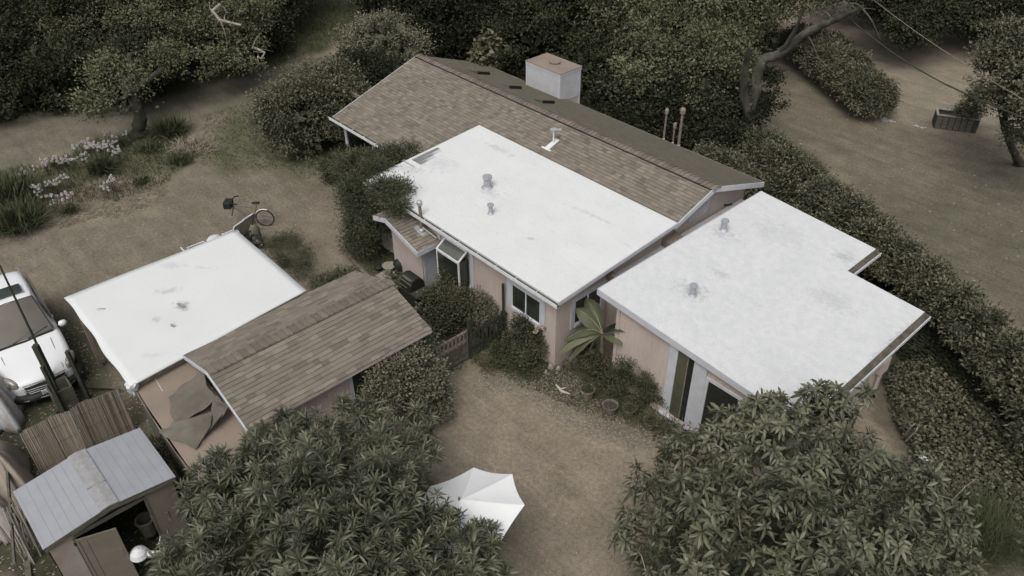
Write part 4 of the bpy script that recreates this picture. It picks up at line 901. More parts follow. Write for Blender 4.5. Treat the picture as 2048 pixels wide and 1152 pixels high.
patch('sunroof', GLASS, ((-.52, -.52, 1.832), (-.52, .52, 1.832), (-.98, .52, 1.852), (-.98, -.52, 1.852)), bulge=.015)
for s in (1, -1):
    o = (lambda x, z, y: (x, s*y, z))
    for (xa, xb, xc, xd) in ((.55, -.45, -.45, .05), (-.52, -1.35, -1.3, -.52), (-1.42, -2.2, -2.05, -1.38)):
        cs = [o(xa, 1.12, .905), o(xb, 1.12, .905), o(xc, 1.62, .80), o(xd, 1.62, .795)]
        patch('side_window', GLASS, cs if s > 0 else cs[::-1])
    m = MB(); m.tube([o(-.1, 1.86, .66), o(-.3, 1.88, .69), o(-1.9, 1.86, .69), o(-2.1, 1.8, .67)], .018, 6); m.build('roof_rail', CHR, CAR)
    m = MB(); m.lathe([(.02, -.07), (.1, -.06), (.12, .02), (.09, .1), (.02, .12)], (0, 0, 0), 12); m.v = [(p[0]*.7+.75, s*1.06+p[1]*1.0, p[2]*.9+1.12) for p in m.v]; mi = m.build('wing_mirror', CARW, CAR, smooth=True)
    m = MB(); m.beam(o(.75, 1.08, .9), o(.75, 1.09, 1.0), .08, .05); m.build('mirror_arm', BLK, mi)
    m = MB(); m.box(-.2, -.04, s*.945-.01, s*.945+.01, .9, .93); m.box(-1.3, -1.14, s*.945-.01, s*.945+.01, .9, .93); m.build('door_handle', CHR, CAR)
    m = MB(); k_ = [(math.sin(a), -math.cos(a)) for a in np.linspace(.05, 3.09, 9)]; m.lathe(k_, (0, 0, 0), 14); m.v = [(2.1+p[0]*.25-p[1]*s*.06, s*.79+p[1]*.15-p[0]*s*.10, .81+p[2]*.12-p[0]*.07) for p in m.v]
    m.build('headlight', MATS.get("headlight_glass") or mat("headlight_glass", (.34, .32, .29), (.12, .11, .09), 14, .15, spec=.6), CAR, smooth=True)
    m = MB(); m.lathe([(.05, 0), (.05, .02)], (0, 0, 0), 10); m.v = [(2.35+p[2], s*.68+p[0], .42+p[1]) for p in m.v]; m.build('fog_light', CHR, CAR)
    for x in (1.5, -1.55):
        m = MB(); k = [(.33*math.cos(t), .33*math.sin(t)) for t in np.linspace(0, 2*math.pi, 25)[:-1]]
        m.prof([(x+a, .34+b) for a, b in k], 'y', s*.72, s*.95); m.v = [(p[0], p[1], p[2]) for p in m.v]; wv = MB(); wv.v = [(p[0], p[1], p[2]) for p in m.v]; 
        wh = MB(); wh.add([(x+a, s*.72, .34+b) for a, b in k]+[(x+a, s*.945, .34+b) for a, b in k], [tuple(range(23, -1, -1)), tuple(range(24, 48))]+[(i, (i+1) % 24, 24+(i+1) % 24, 24+i) for i in range(24)])
        t_ = wh.build('wheel', RUB, CAR); q = MB(); q.add([(x+a*.62, s*.95, .34+b*.62) for a, b in k]+[(x, s*.955, .34)], [(i, (i+1) % 24, 24) for i in range(24)]); q.build('rim', CHR, t_)
m = MB(); m.prism([(2.2, -.66), (2.45, -.5), (2.52, 0), (2.45, .5), (2.2, .66)], .40, .69); m.build('grille', BLK, CAR)
m = MB()
for z, w_ in ((.62, .44), (.55, .43), (.485, .42)): m.tube([(2.34, -w_-.2, z+.03), (2.47, -w_-.02, z), (2.535, 0, z), (2.47, w_+.02, z), (2.34, w_+.2, z+.03)], .017, 6)
m.tube([(2.12, .82, .80), (2.38, .55, .52), (2.47, .35, .44)], .018, 6); m.tube([(2.12, -.82, .80), (2.38, -.55, .52), (2.47, -.35, .44)], .018, 6)
m.build('grille_bar', CHR, CAR)
m = MB(); m.tube([(1.95, -.93, .36), (2.32, -.8, .34), (2.48, -.45, .33), (2.53, 0, .33), (2.48, .45, .33), (2.32, .8, .34), (1.95, .93, .36)], .13, 10); bm = m.build('bumper', BLK, CAR, smooth=True)
m = MB(); m.tube([(2.3, -.94, .36), (2.55, -.6, .35), (2.665, 0, .34), (2.55, .6, .35), (2.3, .94, .36)], .012, 6); m.build('bumper_trim', CHR, bm)
m = MB(); m.box(2.60, 2.615, -.19, .19, .38, .54); pt_ = m.build('number_plate', WHT, CAR)
# number plate characters, as far as the photograph shows them
SEG = {'S': [(1,1,0,1),(0,1,0,.5),(0,.5,1,.5),(1,.5,1,0),(1,0,0,0)], '1': [(.5,0,.5,1),(.2,.8,.5,1)], '4': [(.75,0,.75,1),(.75,1,0,.35),(0,.35,1,.35)], '0': [(0,0,1,0),(1,0,1,1),(1,1,0,1),(0,1,0,0)]}
m = MB()
for ch, y0 in (('S', -.165), ('1', -.115), ('4', .07), ('0', .125)):
    for (a, b, c, d) in SEG[ch]: m.beam((2.618, y0+a*.034, .415+b*.09), (2.618, y0+c*.034, .415+d*.09), .01, .004, up=(1, 0, 0))
m.build('plate_text', BLK, pt_)
m = MB(); m.tube([(2.36, -.66, .80), (1.2, -.70, 1.10)], .006, 4); m.tube([(2.36, .55, .82), (1.2, .60, 1.12)], .006, 4); m.tube([(2.39, -.55, .74), (2.45, 0, .735), (2.39, .55, .74)], .008, 4); m.build('bonnet_seam', BLK, CAR)

# ------------------------------------------------------------------ bicycles
def wheelset(m_t, m_r, c, ax, r, n=28):
    """tyre and spokes for a wheel: centre c, axle direction ax (horizontal)"""
    c = np.array(c, float); ax = np.array(ax, float); ax /= np.linalg.norm(ax); e1 = np.cross(ax, (0, 0, 1)); e1 /= np.linalg.norm(e1); e2 = np.array([0, 0, 1.])
    m_t.tube([c+r*(e1*math.cos(t)+e2*math.sin(t)) for t in np.linspace(0, 2*math.pi, n+1)], .026, 6, caps=False)
    for t in np.linspace(0, 2*math.pi, 15)[:-1]: m_r.tube([c, c+r*(e1*math.cos(t)+e2*math.sin(t))], .004, 3)
    m_r.tube([c-ax*.05, c+ax*.05], .03, 8)
w0 = at(530, 436, .33); w1 = at(516, 478, .33); 
BK = thing('cargo_tricycle', 'cargo tricycle with a boxy flat panel front standing beyond the carport corner', 'tricycle', (w0[0], w0[1], 0))
fw = w0.copy(); fw[2] = .33
dirb = at(466, 420, .9)-at(528, 420, .9); dirb[2] = 0; dirb /= np.linalg.norm(dirb); sd_ = np.array([-dirb[1], dirb[0], 0])
mt, mr = MB(), MB(); wheelset(mt, mr, fw, sd_, .33); a_ = mt.build('wheel', RUB, BK); mr.build('spokes', CHR, a_)
m = MB(); m.tube([fw+dirb*.36*math.cos(t)*-1+np.array([0, 0, .37*math.sin(t)]) for t in np.linspace(1.2, 2.6, 9)], .022, 6); m.build('mudguard', WHT, BK)
bb = fw+dirb*.42+[0, 0, -.05]; seat = fw+dirb*.22+[0, 0, .62]; head = fw+dirb*1.05+[0, 0, .55]
m = MB(); m.tube([fw, bb], .026, 6); m.tube([bb, seat-[0, 0, .08]], .028, 6); m.tube([seat-[0, 0, .2], head], .028, 6); m.tube([bb, head-[0, 0, .1]], .028, 6); m.tube([fw, seat-[0, 0, .25]], .018, 6); m.tube([head, head-[0, 0, .45]+dirb*.15], .028, 6); m.build('frame', BROWNM, BK)
m = MB(); m.lathe([(.02, -.02), (.09, 0), (.11, .04), (.05, .07)], (0, 0, 0), 12); m.v = [tuple(seat+dirb*p[0]*1.5+sd_*p[1]*.8+np.array([0, 0, p[2]])) for p in m.v]; m.build('saddle', BLK, BK, smooth=True)
m = MB(); hb = head+[0, 0, .22]; m.tube([head, hb], .026, 6); m.tube([hb+sd_*.3-dirb*.15, hb+sd_*.22, hb, hb-sd_*.22, hb-sd_*.3-dirb*.15], .024, 6); m.tube([hb+sd_*.3-dirb*.15, hb+sd_*.32-dirb*.26], .028, 6); m.build('handlebar', BLK, BK)
m = MB(); c = head+dirb*.18+[0, 0, .05]; m.prism([tuple((c+dirb*a+sd_*b)[:2]) for a, b in ((-.14, -.2), (.14, -.2), (.14, .2), (-.14, .2))], c[2]-.12, c[2]+.14); m.build('front_bag', BLK, BK, bevel=.03)
# flat panelled load box standing on the near side
q0, q1 = at(466, 455, .85), at(507, 427, .85); ee = q1-q0; Lq = np.linalg.norm(ee); ee /= Lq
m = MB(); m.add([q0-[0, 0, .02], q1-[0, 0, .02], q1-[0, 0, .5], q0-[0, 0, .5]], [(0, 1, 2, 3)]); m.build('load_panel', MATS['tan_wood'], BK, solid=.02)
m = MB(); m.tube([q0-[0, 0, .5], q0-[0, 0, .06], q0+ee*.06, q0+ee*Lq*.48, q0+ee*Lq*.52+[0, 0, .03], q1], .024, 7); m.tube([q0-[0, 0, .5], q1-[0, 0, .5]], .02, 6); m.build('panel_rim', WHT, BK)
q2 = at(508, 462, .55); m = MB(); m.prism([tuple(p[:2]) for p in (q0, q1, q1+(q2-q1)*[1, 1, 0], q0+(q2-q1)*[1, 1, 0])], .3, .36); m.tube([q2+[0, 0, .1], q2-ee*Lq+[0, 0, .1]], .02, 6); m.tube([q2+[0, 0, .35], q2-[0, 0, .3]], .02, 6); m.tube([q1, q2+[0, 0, .35]], .02, 6); m.build('load_bed', BLK, BK)
mt, mr = MB(), MB(); wq = at(514, 482, .3); wheelset(mt, mr, wq, ee, .27); a_ = mt.build('wheel', RUB, BK); mr.build('spokes', CHR, a_)
m = MB(); m.tube([wq+ee*.0+np.array([0, 0, .0]), q2], .02, 6); m.lathe([(.22, -.02), (.22, .0)], wq, 4); m.build('axle_stay', WOODD, BK)
# second low machine half hidden behind the carport roof: white round fairing and rimmed seats
SCN = thing('motor_scooter', 'scooter with a pale rounded fairing peeking over the carport roof edge', 'scooter', tuple(at(430, 478, 0)))
c = at(430, 484, .55); ax_ = at(470, 465, .5)-at(385, 498, .5); ax_[2] = 0; ax_ /= np.linalg.norm(ax_); sx_ = np.array([-ax_[1], ax_[0], 0])
m = MB(); m.lathe([(.05, .32), (.2, .28), (.3, .16), (.34, 0), (.33, -.2), (.3, -.4)], (0, 0, 0), 18); m.v = [tuple(c+ax_*p[0]*.9+sx_*p[1]*.7+np.array([0, 0, p[2]*.8])) for p in m.v]; m.build('fairing', mat("dull_white_plastic", (.58, .59, .59), (.48, .48, .48), 6, .5), SCN, smooth=True)
for (d0, d1) in ((-.95, -.35), (.32, .85)):
    a, b = c+ax_*d0+[0, 0, .12], c+ax_*d1+[0, 0, .12]
    m = MB(); m.tube([a-sx_*.16, a+ax_*.02+sx_*.1, b+sx_*.1, b-sx_*.16], .024, 6); m.build('seat_rim', WHT, SCN)
    m = MB(); m.prism([tuple(p[:2]) for p in (a-sx_*.15, b-sx_*.15, b+sx_*.08, a+sx_*.08)], a[2]-.1, a[2]-.02); m.build('seat', BLK, SCN)
h_ = c+ax_*-1.1+[0, 0, .15]; m = MB(); m.tube([h_-sx_*.2, h_+sx_*.22], .02, 6); m.tube([h_, h_+ax_*.15-[0, 0, .5]], .025, 6); m.build('handlebar', WHT, SCN)
for d0 in (-1.0, .75):
    mt, mr = MB(), MB(); wheelset(mt, mr, c*[1, 1, 0]+ax_*d0+[0, 0, .24], sx_, .22); a_ = mt.build('wheel', RUB, SCN); mr.build('rim', CHR, a_)
p = at(515, 487, 0); m = MB(); m.lathe([(.16, 0), (.2, .3), (.19, .62), (.1, .78), (.02, .82)], p, 14); m.build('covered_bin', TARP, label='dark rounded covered bin at the carport corner', cat='bin', smooth=True)

# ------------------------------------------------------------------ umbrella
uc = np.array([3.15, -5.97]); UR = 1.32; ua = 3.05
UM = thing('market_umbrella', 'white market umbrella half hidden behind the near left tree', 'umbrella', (3.15, -5.97, 0))
uz = lambda x, y, k: 2.05+.33*(x-uc[0])+.2*(y-uc[1])
m = MB(); rows = []
nseg = 8
for i in range(9):
    f = i/8; row = []
    for j in range(nseg*6+1):
        t = ua-2*math.pi/nseg*(j/6); a0 = ua-2*math.pi/nseg*math.floor(j/6+1e-9); q = (j/6) % 1
        p = np.array([math.cos(a0), math.sin(a0)])*(1-q)+np.array([math.cos(a0-2*math.pi/nseg), math.sin(a0-2*math.pi/nseg)])*q
        edge = 1-.03*math.sin(math.pi*q)*f
        x, y = uc+p*UR*f*edge; row.append((x, y, uz(x, y, 0)+.46*(1-f)**1.12-.035*math.sin(math.pi*q)*f))
    rows.append(row)
m.grid(rows); cn = m.build('canopy', CANV, UM, solid=.004)
m = MB()
for k in range(8):
    t = ua-2*math.pi/nseg*k; d = np.array([math.cos(t), math.sin(t)]); pts = []
    for f in (0.02, .3, .6, .98): x, y = uc+d*UR*f; pts.append((x, y, uz(x, y, 0)+.46*(1-f)**1.12-.02))
    m.tube(pts, .009, 5)
m.build('ribs', WOODT, cn)
m = MB(); m.tube([(uc[0], uc[1], 0), (uc[0]-.05, uc[1]-.03, 2.55)], .024, 8); m.build('pole', WOODT, UM)
m = MB(); m.lathe([(.28, 0), (.28, .06), (.05, .1), (.04, .3)], (uc[0], uc[1], 0), 18); m.build('base', BLK, UM)

# ------------------------------------------------------------------ grill
g_ = np.array([-5.35, -1.05, 0]); GR = thing('barbecue_grill', 'black barbecue with its hood up standing by the bump-out corner', 'grill', g_)
m = MB(); m.box(g_[0]-.3, g_[0]+.55, g_[1]-.28, g_[1]+.28, .12, .82); m.build('cabinet', BLK, GR, bevel=.02)
m = MB(); m.box(g_[0]+.28, g_[0]+.62, g_[1]-.3, g_[1]+.3, .84, .90); m.build('side_shelf', WOODD, GR); m = MB(); m.box(g_[0]-.62, g_[0]-.32, g_[1]-.28, g_[1]+.28, .84, .88); m.build('side_shelf', WOODD, GR)
m = MB()
for (a, b) in ((.38, -.12), (.5, -.05), (.42, .1), (.54, .14)): m.lathe([(.035, .0), (.03, .03)], (g_[0]+a, g_[1]+b, .9), 8)
m.build('burner_knob', WOODT, GR)
m = MB(); k = 12
pr = [(g_[1]+.3*math.cos(t)*.9, 1.0+.3*math.sin(t)) for t in np.linspace(0.1, 2.7, k)]
m.prof([(g_[1]-.25, .84), (g_[1]+.28, .84)]+pr, 'x', g_[0]-.32, g_[0]+.26); m.build('hood', BLK, GR)
m = MB(); m.box(g_[0]-.26, g_[0]+.2, g_[1]-.22, g_[1]-.1, 1.25, 1.262); m.tube([(g_[0]-.2, g_[1]-.33, 1.05), (g_[0]+.15, g_[1]-.33, 1.05)], .014, 6); m.box(g_[0]-.33, g_[0]+.27, g_[1]-.26, g_[1]-.23, 1.13, 1.16); m.build('hood_handle', WOOD, GR)
m = MB()
for (a, b) in ((-.27, -.25), (-.27, .25), (.52, -.25), (.52, .25)): m.lathe([(.06, 0), (.06, .12)], (g_[0]+a, g_[1]+b, 0), 10)
m.build('wheels', RUB, GR)
p = at(800, 535, .3); m = MB(); m.lathe([(.2, -.3), (.23, .15), (.15, .3), (.04, .36)], p, 12); m.build('black_bag', BLK, label='black rounded bag on the ground beyond the grill', cat='bag', smooth=True)
a, b = at(762, 560, .06), at(822, 525, .06); m = MB(); m.beam(a, b, .55, .12); m.build('stone_step', STONE, label='long low concrete step beyond the grill', cat='step')
p = at(778, 532, 0.41); m = MB(); m.lathe([(.22, 0), (.24, .03), (.2, .05)], p, 14); m.build('stepping_stone', STONE, label='round stepping stone in the dark bed by the bump-out', cat='stepping stone')
p = at(758, 537, .05); m = MB(); m.lathe([(.14, 0), (.16, .08), (.1, .14), (.02, .16)], p, 9); m.build('dark_rock', BLK, label='small black rock in the bed beside the round stone', cat='rock')
# brick edging
pts = [at(x, y, .04) for x, y in ((702, 452), (692, 462), (685, 480), (687, 497), (697, 512), (712, 530), (728, 546), (745, 562))]
m = MB(); 
for a, b in zip(pts[:-1], pts[1:]):
    d = b-a; L_ = np.linalg.norm(d); k = max(1, int(L_/.22))
    for i in range(k): m.beam(a+d*(i+.04)/k, a+d*(i+.96)/k, .12, .12, rnd=random.random())
m.build('brick_edging', BRICK, label='curved brown brick edging round the bed left of the house', cat='edging')

# ------------------------------------------------------------------ picket fence, gate
fu = -2.3
FN = thing('picket_fence', 'dark wooden picket fence between the gate post and the house wall', 'fence', (fu, -.5, 0))
for z in (.3, .85): m = MB(); m.box(fu-.02, fu+.02, -1.2, .2, z, z+.08); m.build('rail', WOODD, FN)
for k in range(9):
    v = -1.1+k*.15; h = 1.12+.05*math.sin(k*2.1); m = MB(); m.prof([(v-.035, .06), (v+.035, .06), (v+.035, h-.06), (v, h), (v-.035, h-.06)], 'x', fu+.021, fu+.042); m.build('picket', WOODD, FN)
m = MB(); m.beam((fu, -1.27, 0), (fu, -1.27, 1.5), .1, .1); m.build('gate_post', WOODD, label='tall dark post between the mesh gate and the picket fence', cat='post')
m = MB(); m.beam((fu-.1, .14, 0), (fu-.1, .14, 1.98), .06, .06); m.build('trellis_pole', WOODD, label='thin dark green pole standing against the house wall', cat='pole')
m = MB(); m.box(fu-.06, fu, -1.05, -.95, .9, 1.25); m.build('house_number_stake', WOODT, label='small pale stake by the picket fence', cat='stake') if False else None
GT = thing('garden_gate', 'wooden gate with short pickets above a wire mesh panel', 'gate', (fu, -1.9, 0))
ga, gb = -2.55, -1.36
for (y0, y1, z0, z1) in ((ga, gb, .08, .15), (ga, gb, .72, .80), (ga, gb, 1.06, 1.12)): m = MB(); m.box(fu-.025, fu+.025, y0, y1, z0, z1); m.build('rail', WOODT if z0 > .5 else WOOD, GT)
for v in (ga, gb-.06): m = MB(); m.box(fu-.03, fu+.03, v, v+.06, .05, 1.14); m.build('stile', WOOD, GT)
for k in range(7): v = ga+.14+k*.145; m = MB(); m.box(fu+.026, fu+.04, v, v+.05, .7, 1.17); m.build('picket', WOODT, GT)
m = MB()
for k in range(24): v = ga+.06+k*.046; m.box(fu-.004, fu+.004, v, v+.006, .15, .72)
for k in range(12): z = .17+k*.046; m.box(fu-.005, fu+.005, ga+.06, gb-.06, z, z+.006)
m.build('wire_mesh', WOOD, GT)
# driftwood, stones
m = MB(); a = at(1112, 770, .03); m.tube([a, at(1124, 783, .08), at(1140, 788, .04)], [.035, .045, .02], 7); m.tube([at(1120, 778, .06), at(1133, 775, .1)], [.025, .012], 6); m.build('driftwood', mat("bleached_wood", (.55, .53, .5), (.35, .32, .28), 8, .9), label='bleached driftwood piece on the ground by the house corner', cat='driftwood')
for i, (px, py, r, lab) in enumerate(((1102, 738, .1, 'pale stone leaning against the left side of the house corner'), (1117, 740, .08, 'small pale stone at the right side of the house corner'), (1092, 746, .06, 'smallest pale stone left of the house corner'))):
    p = at(px, py, 0); m = MB(); m.lathe([(r*.8, 0), (r, r*.7), (r*.75, r*1.6), (r*.2, r*2.1)], p, 7); m.build('corner_stone', STONE, group='stones at the house corner', label=lab, cat='stone')
for i, (a, b, lab) in enumerate((((1808, 872), (1826, 850), 'shorter tan board sticking up at the edge of the ivy'), ((1812, 880), (1834, 858), 'longer tan board lying beside the first at the ivy edge'))):
    m = MB(); p, q = at(*a, .1), at(*b, .6); m.beam(p, q, .16, .03); m.build('loose_board', WOODT, label=lab, cat='board', group='boards at the ivy edge')
a, b = at(1840, 912, .3), at(1862, 925, .3); m = MB(); m.beam(a, b, .1, .06); m.build('white_offcut', WHT, label='white offcut among the leaves right of the near right tree', cat='offcut')

# ------------------------------------------------------------------ planters, wires, far fence
def planter(pxs, lab):
    (x0, y0), (x1, y1) = pxs; a, b = at(x0, y0, 0), at(x1, y1, 0); d = b-a; L_ = np.linalg.norm(d); d /= L_; n = np.array([-d[1], d[0], 0]); 
    T = thing('planter_box', lab, 'planter', (a+b)/2, 'wooden planters by the driveway')
    h = .62; w_ = .75
    def bx(o, e, Lx, t, z0, z1): nn2 = np.array([-e[1], e[0], 0]); return [tuple(p[:2]) for p in (o, o+e*Lx, o+e*Lx+nn2*t, o+nn2*t)], z0, z1
    m = MB(); m.prism(*bx(a, d, L_, .06, 0, h)); m.prism(*bx(a+n*(w_-.06), d, L_, .06, 0, h)); m.prism(*bx(a+n*.06+d*.0, d, .06, w_-.12, 0, h)); m.prism(*bx(a+n*.06+d*(L_-.06), d, .06, w_-.12, 0, h)); m.build('box', WOODD, T)
    m = MB(); m.prism(*bx(a-n*.02-d*.02, d, L_+.04, .1, h, h+.04)); m.prism(*bx(a+n*(w_-.08)-d*.02, d, L_+.04, .1, h, h+.04)); m.prism(*bx(a+n*.08-d*.02, d, .1, w_-.16, h, h+.04)); m.prism(*bx(a+n*.08+d*(L_-.08), d, .1, w_-.16, h, h+.04)); m.build('rim', mat('pale_rim', (.36, .33, .28), (.22, .2, .16), 6, .8), T)
    for k in range(int(L_/.25)): 
        m = MB() if k == 0 else m; m.prism(*bx(a-n*.015+d*(.05+k*.25), d, .2, .014, .03, h-.03))
    m.build('cladding', WOOD, T)
    m = MB(); m.prism([tuple(p[:2]) for p in (a+n*.06+d*.06, a+d*(L_-.06)+n*.06, a+d*(L_-.06)+n*(w_-.06), a+d*.06+n*(w_-.06))], .4, .5); m.build('soil', SOIL, T)
    return a, d, n
pa = planter(((1866, 256), (1951, 267)), 'long weathered planter box with a small shrub beside the driveway')
planter(((2018, 281), (2110, 296)), 'dark planter box cut by the right edge of the photo')
WR_ = [((1640, -90), (2048, 184), (2200, 286), 7.0, 'upper pale power line crossing the top right corner'), ((1690, 30), (1855, 116), (2048, 236), 6.2, 'lower dark power line crossing below the pale one')]
for k, (a, b, c, z, lab) in enumerate(WR_):
    A, B_ = at(*a, z), at(*c, z-.3); m = MB(); pts = [A*(1-t)+B_*t-np.array([0, 0, .35*math.sin(math.pi*t)]) for t in np.linspace(-.15, 1.15, 24)]
    m.tube(pts, .012 if k == 0 else .022, 6); m.build('power_line', WOODT if k == 0 else WOODD, label=lab, cat='power line', group='power lines')
FF = thing('slat_fence', 'thin stick fence seen between the dark shrubs left of the gable', 'fence', tuple(at(680, 160, 0)))
a, b = at(628, 184, 0), at(750, 146, 0); m = MB()
for k in range(90):
    t = k/89; p = a*(1-t)+b*t; m.tube([p, p+[rng.normal()*.04, rng.normal()*.04, 1.5+rng.uniform(-.12, .12)]], .022, 5, rnd=rng.uniform())
m.build('sticks', mat("stick_fence_wood", (.24, .22, .16), (.08, .08, .055), 5, .9, attr='rnd'), FF)
m = MB(); m.beam(a+[0, 0, .4], b+[0, 0, .4], .03, .05); m.beam(a+[0, 0, 1.2], b+[0, 0, 1.2], .03, .05); m.build('rail', WOOD, FF)

# ------------------------------------------------------------------ vegetation
def B(*l): return [tuple(at(x, y, z))+(r,) for x, y, z, r in l]
def BS(f, g, *l):
    """blobs seen at the given photo positions, with heights scaled by f and radii by g"""
    return [tuple(at(x, y, z*f))+(r*g,) for x, y, z, r in l]
def rosettes(name, blobs, n, L, W, per, m, parent, droop=.3, spread=(25, 85), inner=.78, extra=.35, upw=.8, jit=.35):
    C, N = crown_pts(blobs, n, (.72, 1.06), .2, .9, inner, lf=1.5, la=.2, gap=-.12)
    C2, N2 = crown_pts(blobs, int(n*extra), (.45, .85), .2, .9, 0)
    C = np.concatenate([C, C2]); N = np.concatenate([N, N2]); n = len(C)
    A = nrm(N*.7+np.array([0, 0, upw])+rng.normal(size=(n, 3))*jit)
    k = n*per; ci = np.repeat(np.arange(n), per); ji = np.tile(np.arange(per), n)
    el = np.radians(spread[0]+(spread[1]-spread[0])*(ji/per)+rng.uniform(-10, 10, k)); az = ji*2.39996+rng.uniform(0, 6.28, n)[ci]
    T = nrm(np.cross(A, rdir(n))); Bn = np.cross(A, T)
    D = A[ci]*np.cos(el)[:, None]+(T[ci]*np.cos(az)[:, None]+Bn[ci]*np.sin(az)[:, None])*np.sin(el)[:, None]
    Nn = nrm(A[ci]+rng.normal(size=(k, 3))*.15)
    P = C[ci]+D*.015-A[ci]*(ji/per*.12)[:, None]
    sc = rng.uniform(.7, 1.2, n)[ci]*rng.uniform(.75, 1.15, k)
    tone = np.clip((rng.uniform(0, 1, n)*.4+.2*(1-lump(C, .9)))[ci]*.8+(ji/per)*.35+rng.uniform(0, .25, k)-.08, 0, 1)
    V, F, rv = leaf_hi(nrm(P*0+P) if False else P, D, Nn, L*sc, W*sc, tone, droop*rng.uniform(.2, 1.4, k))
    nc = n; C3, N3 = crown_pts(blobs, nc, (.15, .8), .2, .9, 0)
    V2, F2, r2 = leaf_geo(C3, rdir(nc), rdir(nc), L, W*1.4, rng.uniform(.6, 1, nc), .1)  # inner leaves get only dark tones, crown shade put into their colour
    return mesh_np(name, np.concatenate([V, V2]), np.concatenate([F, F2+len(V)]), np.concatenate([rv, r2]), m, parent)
def trunk(par, base, blobs, r, mt=BARK, name='trunk', n=None, tp=None):
    m = MB(); bl = list(blobs); top = np.array(tp, float) if tp is not None else np.array([b[:3] for b in bl]).mean(0)
    if tp is None: top[2] *= .62
    base = np.array(base, float); base[2] = -.05
    mid = (base+top)/2+rng.normal(size=3)*.12
    m.rtube([base, base+(mid-base)*.3, mid, top], [r*1.35, r, r*.85, r*.65], 10)
    random.shuffle(bl)
    branches(m, top, bl[:n or 8], r*.55, 6, 4); return m.build(name, mt, par, smooth=True)

# near left tree with long strap leaves
bl = B((545,915,2.5,.8),(640,905,2.9,.88),(755,905,2.7,.85),(830,915,2.3,.55),(470,990,2.4,.9),(415,1015,2.0,.6),(620,1020,3.2,1.2),(780,1010,3.0,1.1),(880,1085,2.7,.75),(960,1095,2.3,.55),(700,1140,3.2,1.3),(500,1120,2.8,1.2),(880,1160,2.7,1.0),(395,1130,2.1,.7),(965,1160,2.2,.65),(585,850,2.4,.40),(690,835,2.3,.4),(850,875,2.1,.48),(785,850,2.2,.42),(735,815,2.3,.36),(840,835,1.8,.3),(640,1260,3.0,1.4),(450,1260,2.6,1.2),(830,1280,2.6,1.2))
T1 = thing('leafy_tree', 'large dark tree of long pointed leaf rosettes between the shed and the umbrella', 'tree', (1.2, -8.6, 0))
trunk(T1, (1.2, -8.6, 0), bl, .14); rosettes('crown', bl, 1000, .30, .043, 18, LF_BIG, T1, .32)
# near right tree, broader leaves, open inside
bl = B((1545,835,3.1,.62),(1650,825,3.0,.62),(1470,880,2.7,.7),(1375,925,2.3,.65),(1300,975,2.0,.5),(1560,930,3.2,.95),(1700,925,2.9,.85),(1810,965,2.3,.7),(1420,1030,2.8,.95),(1285,1065,2.2,.6),(1600,1060,3.3,1.05),(1750,1075,2.8,.9),(1880,1060,2.1,.62),(1855,960,1.9,.42),(1905,1010,1.8,.42),(1480,1150,3.1,1.05),(1650,1190,3.2,1.1),(1820,1170,2.5,.8),(1330,1135,2.3,.7),(1910,1140,2.0,.5),(1550,1270,3,1.1),(1350,1240,2.5,.9),(1740,790,2.6,.25))
T2 = thing('loquat_tree', 'near right tree with broad leathery leaves rising over the annex roof corner', 'tree', (7.6, -1.2, 0))
trunk(T2, (7.6, -1.2, 0), bl, .13, BARKD, n=12); rosettes('crown', bl, 760, .26, .07, 12, LF_LOQ, T2, .45, (30, 105), extra=.5, jit=.6)
m = MB()
for k in range(26):
    b = bl[rng.integers(len(bl))]; d = rdir(1)[0]; d[2] = abs(d[2])*.5; p = np.array(b[:3])+d*b[3]*.6; q = rng.normal(size=3)*.5; q[2] = abs(q[2])*.3
    m.tube([p, p+q*.5+[0, 0, .12], p+q], [.012, .009, .004], 5)
m.build('bare_twigs', TWIG, T2)

# vine bush over the garage end
bl = B((790,735,1.75,.5),(842,685,1.6,.33),(762,752,1.9,.26),(835,775,1.1,.5),(865,818,.45,.4),(765,790,1.4,.5),(820,720,1.7,.4),(860,745,1.2,.35),(870,790,.6,.35))
T = thing('vine_bush', 'pale speckled climbing bush over the right end of the garage', 'bush', (-1.4, -4.6, 0)); foliage('foliage', bl, 420, 32, .26, .085, .055, LF_VAR, T, up=.8)
m = MB()
for k in range(9): p = np.array(bl[k % 8][:3]); q = p+np.array([rng.normal()*.2, rng.normal()*.2, rng.uniform(.35, .75)]); m.tube([p, (p+q)/2+rng.normal(size=3)*.04, q], [.012, .008, .004], 5)
m.build('stems', TWIG, T)
def shrub(name, lab, blobs, n, per, cr, L, W, m, cat='shrub', group=None, stem=True, **k):
    b = np.array(blobs); base = b[:, :3].mean(0); base[2] = 0
    T = thing(name, lab, cat, base, group)
    foliage('foliage', blobs, n, per, cr, L, W, m, T, **k)
    if stem:
        mm = MB(); branches(mm, base, blobs[:6], .05, 5, 3); mm.build('stem', BARKD, T)
    return T
ros = shrub('rose_bush', 'tall dark rose bush in front of the glazed garden window', B((893,603,.95,.45),(872,590,1.0,.3),(918,605,.9,.42),(892,562,1.2,.26),(940,625,.7,.4),(885,640,.5,.35)), 210, 36, .22, .07, .045, LF_RED)
shrub('tall_weed', 'looser pale stemmed bush against the wall right of the garden window', B((965,610,.9,.3),(975,640,.6,.35),(945,600,1.0,.22)), 110, 30, .2, .07, .04, LF_VAR, label if False else 'shrub')
rb2 = shrub('rose_bush', 'rounded rose bush with pale blooms below the front window', B((1045,655,1.0,.34),(1035,680,.7,.34),(1068,690,.6,.34),(1050,715,.35,.3),(1078,662,1.0,.16)), 170, 34, .2, .065, .042, LF_RED)
